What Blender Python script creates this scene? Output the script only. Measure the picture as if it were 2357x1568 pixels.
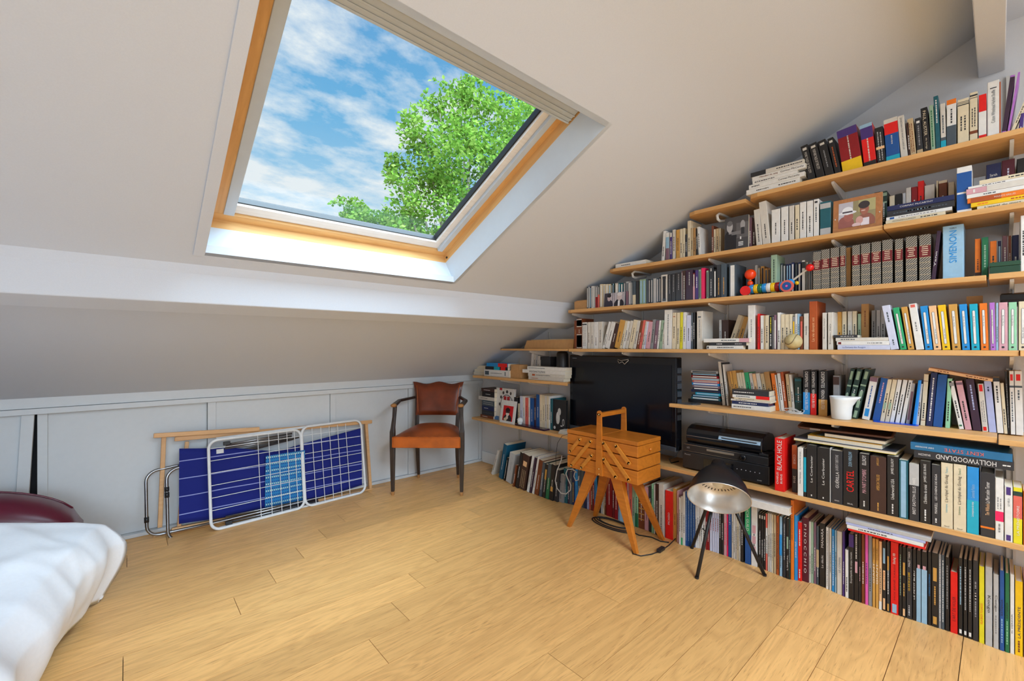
import bpy, math, random
from mathutils import Vector, Matrix
random.seed(7)
for o in list(bpy.data.objects): bpy.data.objects.remove(o)
SC = bpy.context.scene; COL = SC.collection
R = math.radians
# ------------------------------------------------------------------ camera, sky, lights, exposure
FPX = 997.0; HX = 1178.5; HY = 799.0; YAW = R(48.36); CA = math.cos(YAW); SA = math.sin(YAW); EYE = 1.10
cam = bpy.data.cameras.new('camera'); camo = bpy.data.objects.new('camera', cam); COL.objects.link(camo)
cam.sensor_width = 36; cam.lens = FPX/2357*36; cam.shift_y = (HY-784)/2357; cam.clip_start = .02
camo.location = (0, 0, EYE); camo.rotation_euler = (R(90), 0, -math.atan2(CA, SA)); SC.camera = camo
SC.view_settings.view_transform = 'Standard'; SC.view_settings.look = 'None'
SC.view_settings.exposure = 0.0; SC.view_settings.gamma = 1.0; SC.view_settings.use_curve_mapping = False

def nodes_of(idblock):
    idblock.use_nodes = True; nt = idblock.node_tree; nt.nodes.clear()
    def N(t, **kw):
        n = nt.nodes.new(t)
        for k, v in kw.items():
            if k in n.inputs: n.inputs[k].default_value = v
            else: setattr(n, k, v)
        return n
    return nt, N, nt.links.new

W = bpy.data.worlds.new('sky'); SC.world = W
nt, N, L = nodes_of(W)
tc = N('ShaderNodeTexCoord'); sep = N('ShaderNodeSeparateXYZ'); L(tc.outputs['Generated'], sep.inputs[0])
ramp = N('ShaderNodeValToRGB'); L(sep.outputs['Z'], ramp.inputs[0])
cr = ramp.color_ramp; cr.elements[0].position = 0.0; cr.elements[0].color = (.62, .80, .93, 1)
cr.elements[1].position = .75; cr.elements[1].color = (.085, .30, .66, 1)
e = cr.elements.new(.25); e.color = (.46, .72, .92, 1)
e = cr.elements.new(.45); e.color = (.155, .47, .80, 1)
zz = N('ShaderNodeMath', operation='ADD'); zz.inputs[1].default_value = .12; L(sep.outputs['Z'], zz.inputs[0])
zm = N('ShaderNodeMath', operation='MAXIMUM'); zm.inputs[1].default_value = .08; L(zz.outputs[0], zm.inputs[0])
dv = N('ShaderNodeVectorMath', operation='DIVIDE'); L(tc.outputs['Generated'], dv.inputs[0])
cmb = N('ShaderNodeCombineXYZ'); 
for i in range(3): L(zm.outputs[0], cmb.inputs[i])
L(cmb.outputs[0], dv.inputs[1])
mp = N('ShaderNodeMapping'); mp.inputs['Scale'].default_value = (1.15, 1.5, 1.0); mp.inputs['Location'].default_value = (3.3, 1.2, 0); L(dv.outputs[0], mp.inputs[0])
nz = N('ShaderNodeTexNoise', Scale=2.3, Detail=9.0, Roughness=.60); L(mp.outputs[0], nz.inputs['Vector'])
lowz = N('ShaderNodeMapRange'); lowz.inputs[1].default_value = .62; lowz.inputs[2].default_value = .15; lowz.inputs[3].default_value = 0; lowz.inputs[4].default_value = .13; L(sep.outputs['Z'], lowz.inputs[0])
nadd = N('ShaderNodeMath', operation='ADD'); L(nz.outputs['Fac'], nadd.inputs[0]); L(lowz.outputs[0], nadd.inputs[1])
cl = N('ShaderNodeValToRGB'); L(nadd.outputs[0], cl.inputs[0])
cl.color_ramp.elements[0].position = .49; cl.color_ramp.elements[0].color = (0, 0, 0, 1)
cl.color_ramp.elements[1].position = .66; cl.color_ramp.elements[1].color = (1, 1, 1, 1)
mx = N('ShaderNodeMix', data_type='RGBA'); L(cl.outputs[0], mx.inputs[0]); L(ramp.outputs[0], mx.inputs[6]); mx.inputs[7].default_value = (.86, .91, .96, 1)
bg = N('ShaderNodeBackground'); bg.inputs[1].default_value = 1.0; L(mx.outputs[2], bg.inputs[0])
wo = N('ShaderNodeOutputWorld'); L(bg.outputs[0], wo.inputs[0])

# bright hazy daylight from the sky over the roof
sun = bpy.data.lights.new('daylight', 'SUN'); sun.energy = 21; sun.angle = R(80); sun.color = (.66, .84, 1.0)
suno = bpy.data.objects.new('daylight', sun); COL.objects.link(suno)
suno.rotation_euler = Vector((.0, .66, -.75)).to_track_quat('-Z', 'Y').to_euler()
def area(name, loc, aim, sx, sy, power, col):
    l = bpy.data.lights.new(name, 'AREA'); l.shape = 'RECTANGLE'; l.size = sx; l.size_y = sy; l.energy = power; l.color = col
    o = bpy.data.objects.new(name, l); COL.objects.link(o); o.location = loc
    o.rotation_euler = (Vector(aim)-Vector(loc)).to_track_quat('-Z', 'Y').to_euler()
    return o
# daylight through the window in the rear wall and the rooflight in the flat ceiling, both behind the camera
area('rear_window_light', (-.55, -2.62, 1.20), (-.2, 0, 1.10), 2.3, 1.9, 36, (.78, .89, 1.0))
area('rooflight', (1.2, -1.25, 2.42), (1.2, -1.25, 0), 1.3, 1.1, 50, (.82, .91, 1.0))

# ------------------------------------------------------------------ photograph-to-room helpers
def ray(px, py):
    u = (px-HX)/FPX; v = (HY-py)/FPX
    return (CA+SA*u, SA-CA*u, v)
def onX(px, py, X):
    r = ray(px, py); d = X/r[0]; return Vector((X, d*r[1], EYE+d*r[2]))
def onY(px, py, Y):
    r = ray(px, py); d = Y/r[1]; return Vector((d*r[0], Y, EYE+d*r[2]))
def onZ(px, py, Z):
    r = ray(px, py); d = (Z-EYE)/r[2]; return Vector((d*r[0], d*r[1], Z))
def atD(px, py, d):
    r = ray(px, py); return Vector((r[0]*d, r[1]*d, EYE+r[2]*d))

# ------------------------------------------------------------------ materials
def srgb(r, g, b):
    f = lambda c: c/12.92 if c <= .04045 else ((c+.055)/1.055)**2.4
    return (f(r/255), f(g/255), f(b/255))
MATS = {}
def pmat(name, col, rough=.5, metal=0, var=.06, scale=30, bump=0.0, spec=.5, objcol=False, stretch=(1, 1, 1), coat=0):
    if name in MATS: return MATS[name]
    m = bpy.data.materials.new(name); nt, N, L = nodes_of(m)
    b = N('ShaderNodeBsdfPrincipled'); out = N('ShaderNodeOutputMaterial'); L(b.outputs[0], out.inputs[0])
    b.inputs['Roughness'].default_value = rough; b.inputs['Metallic'].default_value = metal
    b.inputs['Specular IOR Level'].default_value = spec; b.inputs['Coat Weight'].default_value = coat
    t = N('ShaderNodeTexCoord'); mpn = N('ShaderNodeMapping'); mpn.inputs['Scale'].default_value = stretch; L(t.outputs['Object'], mpn.inputs[0])
    n = N('ShaderNodeTexNoise', Scale=scale, Detail=3.0); L(mpn.outputs[0], n.inputs['Vector'])
    mr = N('ShaderNodeMapRange'); mr.inputs[1].default_value = .3; mr.inputs[2].default_value = .7; mr.inputs[3].default_value = 1-var; mr.inputs[4].default_value = 1+var; L(n.outputs['Fac'], mr.inputs[0])
    mul = N('ShaderNodeVectorMath', operation='MULTIPLY')
    if objcol:
        oi = N('ShaderNodeObjectInfo'); L(oi.outputs['Color'], mul.inputs[0])
    else: mul.inputs[0].default_value = col
    cb = N('ShaderNodeCombineXYZ')
    for i in range(3): L(mr.outputs[0], cb.inputs[i])
    L(cb.outputs[0], mul.inputs[1]); L(mul.outputs[0], b.inputs['Base Color'])
    if bump:
        bp = N('ShaderNodeBump'); bp.inputs['Strength'].default_value = bump; bp.inputs['Distance'].default_value = .003; L(n.outputs['Fac'], bp.inputs['Height']); L(bp.outputs[0], b.inputs['Normal'])
    MATS[name] = m; return m
def flat(rgb, rough=.5):
    k = 'print_%d_%d_%d' % rgb
    return pmat(k, srgb(*rgb), rough, var=.05, scale=60)
def wood(name, light, dark, grain=(1, 14, 14), scale=6, rough=.42, bump=.12, rnd=.22, pore=.5, ring=.55, knots=False):
    """oak / pine / beech: stretched noise growth rings plus short dark pores; random shift per object"""
    if name in MATS: return MATS[name]
    m = bpy.data.materials.new(name); nt, N, L = nodes_of(m)
    b = N('ShaderNodeBsdfPrincipled'); out = N('ShaderNodeOutputMaterial'); L(b.outputs[0], out.inputs[0]); b.inputs['Roughness'].default_value = rough
    t = N('ShaderNodeTexCoord'); oi = N('ShaderNodeObjectInfo')
    sh = N('ShaderNodeVectorMath', operation='SCALE'); sh.inputs[0].default_value = (13, 7, 5); L(oi.outputs['Random'], sh.inputs['Scale'])
    ad = N('ShaderNodeVectorMath', operation='ADD'); L(t.outputs['Object'], ad.inputs[0]); L(sh.outputs[0], ad.inputs[1])
    mpn = N('ShaderNodeMapping'); mpn.inputs['Scale'].default_value = grain; L(ad.outputs[0], mpn.inputs[0])
    n1 = N('ShaderNodeTexNoise', Scale=scale*.16, Detail=3.0, Distortion=.7); L(mpn.outputs[0], n1.inputs['Vector'])
    w = N('ShaderNodeMath', operation='MULTIPLY'); w.inputs[1].default_value = 9.0; L(n1.outputs['Fac'], w.inputs[0])
    fr = N('ShaderNodeMath', operation='PINGPONG'); fr.inputs[1].default_value = .5; L(w.outputs[0], fr.inputs[0])
    n2 = N('ShaderNodeTexNoise', Scale=scale*2.2, Detail=4.0, Roughness=.65); mp2 = N('ShaderNodeMapping'); mp2.inputs['Scale'].default_value = (grain[0]*.7, grain[1]*1.6, grain[2]*1.6); L(ad.outputs[0], mp2.inputs[0]); L(mp2.outputs[0], n2.inputs['Vector'])
    pr = N('ShaderNodeMapRange'); pr.inputs[1].default_value = .56; pr.inputs[2].default_value = .72; L(n2.outputs['Fac'], pr.inputs[0])
    a1 = N('ShaderNodeMath', operation='MULTIPLY'); a1.inputs[1].default_value = ring; L(fr.outputs[0], a1.inputs[0])
    a2 = N('ShaderNodeMath', operation='MULTIPLY_ADD'); a2.inputs[1].default_value = pore; L(pr.outputs[0], a2.inputs[0]); L(a1.outputs[0], a2.inputs[2])
    if knots:
        vo = N('ShaderNodeTexVoronoi', Scale=1.25); mp3 = N('ShaderNodeMapping'); mp3.inputs['Scale'].default_value = (.7, 1.3, 0); L(ad.outputs[0], mp3.inputs[0]); L(mp3.outputs[0], vo.inputs['Vector'])
        kr = N('ShaderNodeMapRange'); kr.inputs[1].default_value = .034; kr.inputs[2].default_value = .012; kr.inputs[4].default_value = 1.3; L(vo.outputs['Distance'], kr.inputs[0])
        a3 = N('ShaderNodeMath', operation='ADD'); L(a2.outputs[0], a3.inputs[0]); L(kr.outputs[0], a3.inputs[1]); a2 = a3
    mixc = N('ShaderNodeMix', data_type='RGBA'); L(a2.outputs[0], mixc.inputs[0]); mixc.inputs[6].default_value = (*light, 1); mixc.inputs[7].default_value = (*dark, 1)
    hv = N('ShaderNodeHueSaturation'); L(mixc.outputs[2], hv.inputs['Color'])
    vr = N('ShaderNodeMapRange'); vr.inputs[3].default_value = 1-rnd; vr.inputs[4].default_value = 1+rnd*.6; L(oi.outputs['Random'], vr.inputs[0]); L(vr.outputs[0], hv.inputs['Value'])
    L(hv.outputs[0], b.inputs['Base Color'])
    bp = N('ShaderNodeBump'); bp.inputs['Strength'].default_value = bump; bp.inputs['Distance'].default_value = .002; bp.invert = True; L(a2.outputs[0], bp.inputs['Height']); L(bp.outputs[0], b.inputs['Normal'])
    MATS[name] = m; return m

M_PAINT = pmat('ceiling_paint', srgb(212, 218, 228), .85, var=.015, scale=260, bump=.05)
M_WALL = pmat('wall_paint', srgb(216, 217, 220), .8, var=.015, scale=200, bump=.05)
M_WHITE = pmat('white_gloss_paint', srgb(228, 232, 236), .42, var=.012, scale=40)
M_DOOR = pmat('grey_white_satin_paint', srgb(210, 214, 217), .5, var=.012, scale=40)
M_DARK = pmat('painted_cavity_shade', (.01, .01, .012), .9)  # near-black paint standing for the shade behind the sliding panels
M_FLOOR = wood('oak_plank', srgb(240, 186, 116), srgb(150, 92, 42), grain=(1.3, 10, 10), scale=6, rough=.40, bump=.12, rnd=.13, pore=.5, ring=.46, knots=True)
M_SUB = pmat('floor_gap', srgb(52, 34, 18), .9)
M_SHELF = wood('shelf_oak', srgb(222, 172, 110), srgb(176, 122, 66), grain=(12, .9, 12), scale=5, rough=.45, bump=.05, rnd=.06, pore=.35)
M_PINE = wood('window_pine', srgb(232, 184, 120), srgb(188, 128, 66), grain=(1, 11, 11), scale=5, rough=.4, bump=.05, rnd=.05, pore=.25)
M_PINEV = wood('window_pine_upright', srgb(232, 184, 120), srgb(188, 128, 66), grain=(11, 1, 11), scale=5, rough=.4, bump=.05, rnd=.05, pore=.25)
M_BEECH = wood('beech', srgb(222, 174, 122), srgb(186, 132, 78), grain=(1, 10, 10), scale=5, rough=.5, bump=.03, rnd=.08, pore=.25)
M_SEWBOX = wood('honey_varnished_beech', srgb(206, 122, 38), srgb(150, 78, 18), grain=(9, 1, 9), scale=5, rough=.33, bump=.04, rnd=.06, pore=.2)
M_DKWOOD = pmat('dark_stained_wood', srgb(52, 40, 34), .4, var=.35, scale=18, stretch=(3, 3, .6), bump=.1)
M_WORNWOOD = pmat('worn_bare_wood', srgb(170, 118, 66), .5, var=.15, scale=30)
M_COLOR = pmat('cover_stock', None, .42, var=.05, scale=50, objcol=True)
M_MATTE = pmat('coloured_matte', None, .7, var=.05, scale=50, objcol=True)
M_GLOSS = pmat('coloured_gloss', None, .22, var=.02, scale=20, objcol=True)
M_PAGES = pmat('page_edges', srgb(226, 214, 190), .85, var=.10, scale=420, stretch=(1, 6, .1))
M_INK = pmat('printing_ink', None, .5, var=.02, scale=50, objcol=True)
M_BLACKP = pmat('black_plastic', (.012, .012, .014), .38, var=.1)
M_BLACKG = pmat('gloss_black_plastic', (.006, .006, .008), .12, var=.05)
M_SCREEN = pmat('television_glass', (.004, .005, .009), .20, var=.02, spec=.35)
M_STEEL = pmat('brushed_steel_tube', srgb(150, 152, 156), .28, metal=1, var=.06)
M_SILVER = pmat('silver_reflector', srgb(222, 220, 216), .34, metal=.75, var=.05)
M_BRASS = pmat('brass_screw', srgb(216, 186, 130), .3, metal=1)
M_WIRE = pmat('white_coated_wire', srgb(226, 228, 230), .35, var=.05)
M_RAILW = pmat('white_steel_bracket', srgb(214, 212, 208), .45, var=.04)
M_CARD = pmat('brown_card', srgb(196, 148, 96), .8, var=.06, scale=40)
M_RUBBER = pmat('black_rubber_cable', (.012, .012, .014), .5)
M_CABLEW = pmat('pale_cable', srgb(206, 204, 200), .45)
M_CHINA = pmat('white_glazed_china', srgb(222, 226, 228), .25, var=.02)
M_LEATHER = pmat('worn_tan_leather', srgb(150, 70, 26), .36, var=.42, scale=7, bump=.18)
M_LEATHER2 = pmat('worn_brown_leather', srgb(112, 48, 22), .34, var=.40, scale=7, bump=.18)
M_LEATHERO = pmat('orange_tan_leather', srgb(186, 92, 22), .38, var=.22, scale=9, bump=.12)
M_BURG = pmat('burgundy_leather', srgb(92, 12, 40), .3, var=.08, scale=12)
M_DUVET = pmat('white_cotton', srgb(238, 241, 247), .8, var=.015, scale=90, bump=.12)
M_ALU = pmat('grey_aluminium_rail', srgb(196, 206, 216), .35, var=.02)
M_WSASH = wood('white_washed_pine', srgb(240, 236, 230), srgb(216, 206, 196), grain=(1, 10, 10), scale=5, rough=.45, bump=.03, rnd=.02, pore=.2)

# ------------------------------------------------------------------ mesh helpers
class MB:
    def __init__(s): s.v = []; s.f = []; s.m = []; s.cur = 0
    def add(s, vs, fs, M=None):
        b = len(s.v)
        s.v += [tuple(M @ Vector(p)) if M else tuple(p) for p in vs]
        s.f += [tuple(b+i for i in f) for f in fs]; s.m += [s.cur]*len(fs); return s
    def box(s, x0, x1, y0, y1, z0, z1, M=None):
        return s.add([(x0,y0,z0),(x1,y0,z0),(x1,y1,z0),(x0,y1,z0),(x0,y0,z1),(x1,y0,z1),(x1,y1,z1),(x0,y1,z1)],
                     [(0,3,2,1),(4,5,6,7),(0,1,5,4),(1,2,6,5),(2,3,7,6),(3,0,4,7)], M)
    def hexa(s, p):     # eight corners, bottom ring then top ring
        return s.add(p, [(0,3,2,1),(4,5,6,7),(0,1,5,4),(1,2,6,5),(2,3,7,6),(3,0,4,7)])
    def bar(s, a, b, w, h, up=(0, 0, 1), w2=None, h2=None):
        a = Vector(a); b = Vector(b); d = (b-a).normalized(); side = d.cross(Vector(up))
        if side.length < 1e-5: side = d.cross(Vector((1, 0, 0)))
        side.normalize(); u = side.cross(d); w2 = w2 or w; h2 = h2 or h; p = []
        for q, ww, hh in ((a, w, h), (b, w2, h2)):
            p += [q-side*ww/2-u*hh/2, q+side*ww/2-u*hh/2, q+side*ww/2+u*hh/2, q-side*ww/2+u*hh/2]
        return s.add(p, [(0,1,2,3),(7,6,5,4),(0,4,5,1),(1,5,6,2),(2,6,7,3),(3,7,4,0)])
    def tube(s, pts, r, n=8, closed=False, radii=None):
        pts = [Vector(p) for p in pts]; m = len(pts); b = len(s.v); prev = None
        for i, p in enumerate(pts):
            a = pts[(i-1) % m] if (closed or i) else p; c = pts[(i+1) % m] if (closed or i < m-1) else p
            t = (c-a).normalized()
            if prev is None:
                x = t.cross(Vector((0, 0, 1)))
                if x.length < 1e-3: x = t.cross(Vector((1, 0, 0)))
            else: x = prev-t*prev.dot(t)
            x.normalize(); prev = x; y = t.cross(x); rr = radii[i] if radii else r
            for k in range(n):
                an = 2*math.pi*k/n; s.v.append(tuple(p+(x*math.cos(an)+y*math.sin(an))*rr))
        rng = m if closed else m-1
        for i in range(rng):
            for k in range(n):
                a0 = b+i*n+k; a1 = b+i*n+(k+1) % n; c0 = b+((i+1) % m)*n+k; c1 = b+((i+1) % m)*n+(k+1) % n
                s.f.append((a0, a1, c1, c0)); s.m.append(s.cur)
        if not closed:
            s.f.append(tuple(b+k for k in reversed(range(n)))); s.f.append(tuple(b+(m-1)*n+k for k in range(n))); s.m += [s.cur]*2
        return s
    def lathe(s, prof, n=24, M=None, cap=True):
        vs = []; fs = []
        for z, r in prof:
            for k in range(n):
                an = 2*math.pi*k/n; vs.append((r*math.cos(an), r*math.sin(an), z))
        for i in range(len(prof)-1):
            for k in range(n): fs.append((i*n+k, i*n+(k+1) % n, (i+1)*n+(k+1) % n, (i+1)*n+k))
        if cap:
            fs.append(tuple(reversed(range(n)))); fs.append(tuple((len(prof)-1)*n+k for k in range(n)))
        return s.add(vs, fs, M)
    def prism(s, poly, axis, a, b, M=None):     # poly 2-D, extruded along axis from a to b
        def P(q, t): return {'x': (t, q[0], q[1]), 'y': (q[0], t, q[1]), 'z': (q[0], q[1], t)}[axis]
        n = len(poly); vs = [P(q, a) for q in poly]+[P(q, b) for q in poly]
        fs = [tuple(range(n)), tuple(n+i for i in reversed(range(n)))]+[(i, i+n, (i+1) % n+n, (i+1) % n) for i in range(n)]
        return s.add(vs, fs, M)
    def sphere(s, c, r, n=14, m=9, sx=1, sy=1, sz=1):
        vs = []; fs = []
        for i in range(m+1):
            th = math.pi*i/m
            for k in range(n):
                an = 2*math.pi*k/n; vs.append((c[0]+r*sx*math.sin(th)*math.cos(an), c[1]+r*sy*math.sin(th)*math.sin(an), c[2]+r*sz*math.cos(th)))
        for i in range(m):
            for k in range(n): fs.append((i*n+k, (i+1)*n+k, (i+1)*n+(k+1) % n, i*n+(k+1) % n))
        return s.add(vs, fs)
    def build(s, name, mat, parent=None, smooth=False, color=None, bevel=0, loc=None, rot=None, autosmooth=False):
        me = bpy.data.meshes.new(name); me.from_pydata(s.v, [], s.f)
        mats = mat if isinstance(mat, (list, tuple)) else [mat]
        for q in mats: me.materials.append(q)
        if len(mats) > 1: me.polygons.foreach_set('material_index', s.m)
        me.validate(); me.update()
        if smooth:
            me.polygons.foreach_set('use_smooth', [True]*len(me.polygons))
            if autosmooth:
                try: me.set_sharp_from_angle(angle=R(40))
                except Exception: pass
        o = bpy.data.objects.new(name, me); COL.objects.link(o)
        if parent: o.parent = parent
        if color: o.color = (*color, 1)
        if loc: o.location = loc
        if rot: o.rotation_euler = rot
        if bevel:
            bm = o.modifiers.new('soft_edges', 'BEVEL'); bm.width = bevel; bm.segments = 2; bm.limit_method = 'ANGLE'; bm.angle_limit = R(35)
        return o
def empty(name, loc=(0, 0, 0), rz=0):
    o = bpy.data.objects.new(name, None); COL.objects.link(o); o.location = loc; o.rotation_euler = (0, 0, rz); o.empty_display_size = .05; return o
def tag(o, label, cat, group=None):
    o['label'] = label; o['category'] = cat
    if group: o['group'] = group
    return o
def structure(o): o['kind'] = 'structure'; return o
def arc(cx, cy, r, a0, a1, n=6):
    return [(cx+r*math.cos(R(a0+(a1-a0)*i/n)), cy+r*math.sin(R(a0+(a1-a0)*i/n))) for i in range(n+1)]
def rrect(x0, x1, y0, y1, r, n=5):
    return arc(x1-r, y0+r, r, -90, 0, n)+arc(x1-r, y1-r, r, 0, 90, n)+arc(x0+r, y1-r, r, 90, 180, n)+arc(x0+r, y0+r, r, 180, 270, n)

# ------------------------------------------------------------------ the setting
XW = 2.56; YK = 3.32; KS = .468; ZC = 2.385
def zc(y): return ZC-KS*y
# floor: dark screed with oak planks on it
fl = structure(MB().box(-2.45, XW+.05, -2.55, YK+.2, -.05, -.014).build('floor', M_SUB))
J = {16: 1.03, 15: .86, 14: .69, 13: .52, 12: .35, 11: 1.19, 10: 1.02, 9: .85, 8: .68, 7: .53, 6: .38, 5: 1.13, 4: .98, 3: .87, 2: .72, 1: .57, 0: .40}
for r in range(-16, 20):
    y0 = .09+.165*r+.0011; y1 = y0+.165-.0022
    if y1 < -2.5 or y0 > YK+.12: continue
    y1 = min(y1, YK+.15); y0 = max(y0, -2.5)
    j = J.get(r, (.52+.17*(r-13)) % 1.2); x = -2.4; xs = [-2.4]; k = j-3.6
    while k < XW-.05:
        if k > -2.3: xs.append(k)
        k += 1.2
    xs.append(XW+.0)
    for a, b in zip(xs, xs[1:]):
        p = MB().box(-(b-a)/2+.0010, (b-a)/2-.0010, -(y1-y0)/2, (y1-y0)/2, -.014, 0).build('plank', M_FLOOR, fl)
        p.location = ((a+b)/2, (y0+y1)/2, 0)
# sloping ceiling with the skylight opening, flat part behind the ridge
OX0, OX1, OY0, OY1 = .22, 1.34, .98, 1.985
def slope(mb, x0, x1, y0, y1, th=.03):
    mb.hexa([(x0,y0,zc(y0)),(x1,y0,zc(y0)),(x1,y1,zc(y1)),(x0,y1,zc(y1)),(x0,y0,zc(y0)+th),(x1,y0,zc(y0)+th),(x1,y1,zc(y1)+th),(x0,y1,zc(y1)+th)])
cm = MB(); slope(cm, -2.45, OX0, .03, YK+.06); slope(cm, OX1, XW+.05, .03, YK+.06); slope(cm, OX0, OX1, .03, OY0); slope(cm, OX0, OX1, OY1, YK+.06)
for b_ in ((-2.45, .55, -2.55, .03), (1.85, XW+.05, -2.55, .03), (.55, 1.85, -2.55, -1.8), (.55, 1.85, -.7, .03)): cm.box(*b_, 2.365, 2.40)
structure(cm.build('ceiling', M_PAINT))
# gable wall on the right, left wall, rear wall (glazed door opening), knee wall backing
def gable(name, x0, x1): return MB().prism([(-2.55, -.03), (YK+.1, -.03), (YK+.1, zc(YK)+.02), (.03, zc(.03)+.015), (-2.55, 2.38)], 'x', x0, x1).build(name, M_WALL)
structure(gable('wall_right', XW, XW+.06))
lw = MB(); lw.box(-2.46, -2.40, -2.55, .03, 0, 2.38)
lw.prism([(.03, 0), (YK+.1, 0), (YK+.1, zc(YK)), (.03, zc(.03))], 'x', -2.46, -2.40)
structure(lw.build('wall_left', M_WALL))
bw = MB(); bw.box(-2.46, -1.7, -2.56, -2.50, 0, 2.38); bw.box(.6, XW+.05, -2.56, -2.50, 0, 2.38); bw.box(-1.7, .6, -2.56, -2.50, 2.15, 2.38); bw.box(-1.7, .6, -2.56, -2.50, 0, .25)
structure(bw.build('wall_rear', M_WALL))
wr = structure(empty('window_2', (-.55, -2.53, 1.2)))
for n_, b_ in (('window_frame', (-1.15, 1.15, -.02, .02, -.95, -.89)), ('window_frame', (-1.15, 1.15, -.02, .02, .89, .95)), ('window_frame', (-1.15, -1.09, -.02, .02, -.95, .95)), ('window_frame', (1.09, 1.15, -.02, .02, -.95, .95)), ('window_frame', (-.03, .03, -.02, .02, -.89, .89))):
    MB().box(*b_).build(n_, M_WHITE, wr)
wl = structure(empty('window_3', (1.2, -1.25, 2.38)))
for b_ in ((-.65, .65, -.55, -.50), (-.65, .65, .50, .55), (-.65, -.60, -.50, .50), (.60, .65, -.50, .50)): MB().box(*b_, -.015, .03).build('window_frame', M_WHITE, wl)
structure(MB().box(-2.45, XW+.06, YK+.045, YK+.1, -.03, .86).build('wall_knee', M_DARK))  # backing sheet, its dark colour painted in as shade inside the panel gap
# purlin boxed in white, running the whole room under the slope
pur = [(2.062, zc(2.062)+.004), (2.078, 1.385), (2.106, 1.273), (2.231, 1.240), (2.262, zc(2.262)+.004)]
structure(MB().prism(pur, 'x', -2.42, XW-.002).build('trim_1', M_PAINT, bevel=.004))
# ridge beam by the top of the gable
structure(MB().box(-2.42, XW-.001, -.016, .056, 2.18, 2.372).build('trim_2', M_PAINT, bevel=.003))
structure(MB().box(XW-.014, XW-.0005, -2.5, YK-.02, 0.001, .105).build('baseboard_right', M_WHITE, bevel=.003))
# knee wall: fascia, upper track, sliding panels framed with stiles
kn = structure(empty('trim_3', (0, YK, 0)))
MB().box(-2.42, XW-.002, -.012, .03, .783, zc(YK)+.012).build('fascia', M_DOOR, kn, bevel=.002)
MB().box(-2.42, XW-.002, -.024, .03, .752, .7815).build('upper_track', M_DOOR, kn, bevel=.002)
MB().box(-2.42, XW-.002, -.012, .03, 0.001, .022).build('lower_track', M_DOOR, kn, bevel=.002)
def door(n, x0, x1, y, stL, stR, tilt=0):
    d = structure(empty('door_%d' % n, (x1, YK+y, .024))); w = x1-x0
    MB().box(-w+.001, 0, .010, .022, 0, .726).build('panel', M_DOOR, d)
    if stL: MB().box(-w, -w+stL, -.006, .0095, 0, .727).build('stile', M_DOOR, d, bevel=.0015)
    if stR: MB().box(-stR, 0, -.006, .0095, 0, .727).build('stile', M_DOOR, d, bevel=.0015)
    d.rotation_euler = (0, tilt, 0); return d
door(1, -2.4, -.391, .0, .04, .045, R(2.6)); 
door(2, -.349, .380, .014, .037, 0); door(3, .381, 1.134, .0, .043, 0); door(4, 1.135, 1.778, .0, .038, 0); door(5, 1.779, XW-.003, .0, .062, .032)

# ------------------------------------------------------------------ skylight
NS = 1/math.hypot(1, KS)
wn = structure(empty('window_1'))
wn.matrix_world = Matrix(((1, 0, 0, OX0), (0, -NS, -KS*NS, OY1), (0, KS*NS, -NS, zc(OY1)), (0, 0, 0, 1)))   # local: s right, q up the slope, -z outwards
WS, WQ = OX1-OX0, (OY1-OY0)/NS
def wbox(name, s0, s1, q0, q1, t0, t1, mat, parent=wn, **kw): return MB().box(s0, s1, q0, q1, -t1, -t0).build(name, mat, parent, **kw)
rv = MB()   # splayed white lining between ceiling and frame
i0, i1, j0, j1, T = .022, 1.098, .0, 1.055, .122
rv.hexa([(-.02,-.02,.0),(WS+.02,-.02,0),(WS,0,0),(0,0,0),(-.02,-.02,-T),(WS+.02,-.02,-T),(i1,j0,-T),(i0,j0,-T)])
rv.hexa([(0,WQ,0),(WS,WQ,0),(WS+.02,WQ+.02,0),(-.02,WQ+.02,0),(i0,j1,-T),(i1,j1,-T),(WS+.02,WQ+.02,-T),(-.02,WQ+.02,-T)])
rv.hexa([(-.02,-.02,0),(0,0,0),(0,WQ,0),(-.02,WQ+.02,0),(-.02,-.02,-T),(i0,j0,-T),(i0,j1,-T),(-.02,WQ+.02,-T)])
rv.hexa([(WS,0,0),(WS+.02,-.02,0),(WS+.02,WQ+.02,0),(WS,WQ,0),(i1,j0,-T),(WS+.02,-.02,-T),(WS+.02,WQ+.02,-T),(i1,j1,-T)])
rv.build('reveal_lining', pmat('reveal_paint', srgb(206, 214, 222), .5, var=.012), wn)
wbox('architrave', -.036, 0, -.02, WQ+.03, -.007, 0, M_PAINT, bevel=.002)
# pine lining then ledge
wbox('pine_lining', i0-.03, i1+.03, -.03, j0, T, .166, M_PINE); wbox('pine_lining', i0-.03, i1+.03, j1, j1+.03, T, .166, M_PINE)
wbox('pine_lining', i0-.03, i0, j0, j1, T, .166, M_PINEV); wbox('pine_lining', i1, i1+.03, j0, j1, T, .166, M_PINEV)
wbox('pine_frame', i0-.03, i1+.03, -.03, .038, .166, .21, M_PINE, bevel=.002); wbox('pine_frame', i0-.03, i1+.03, 1.02, j1+.03, .166, .21, M_PINE)
wbox('pine_frame', i0-.03, .068, .038, 1.02, .166, .21, M_PINEV, bevel=.002); wbox('pine_frame', 1.058, i1+.03, .038, 1.02, .166, .21, M_PINEV, bevel=.002)
wbox('frame_plug', 1.092, 1.0985, .022, .030, .135, .143, M_BLACKP)
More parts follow.
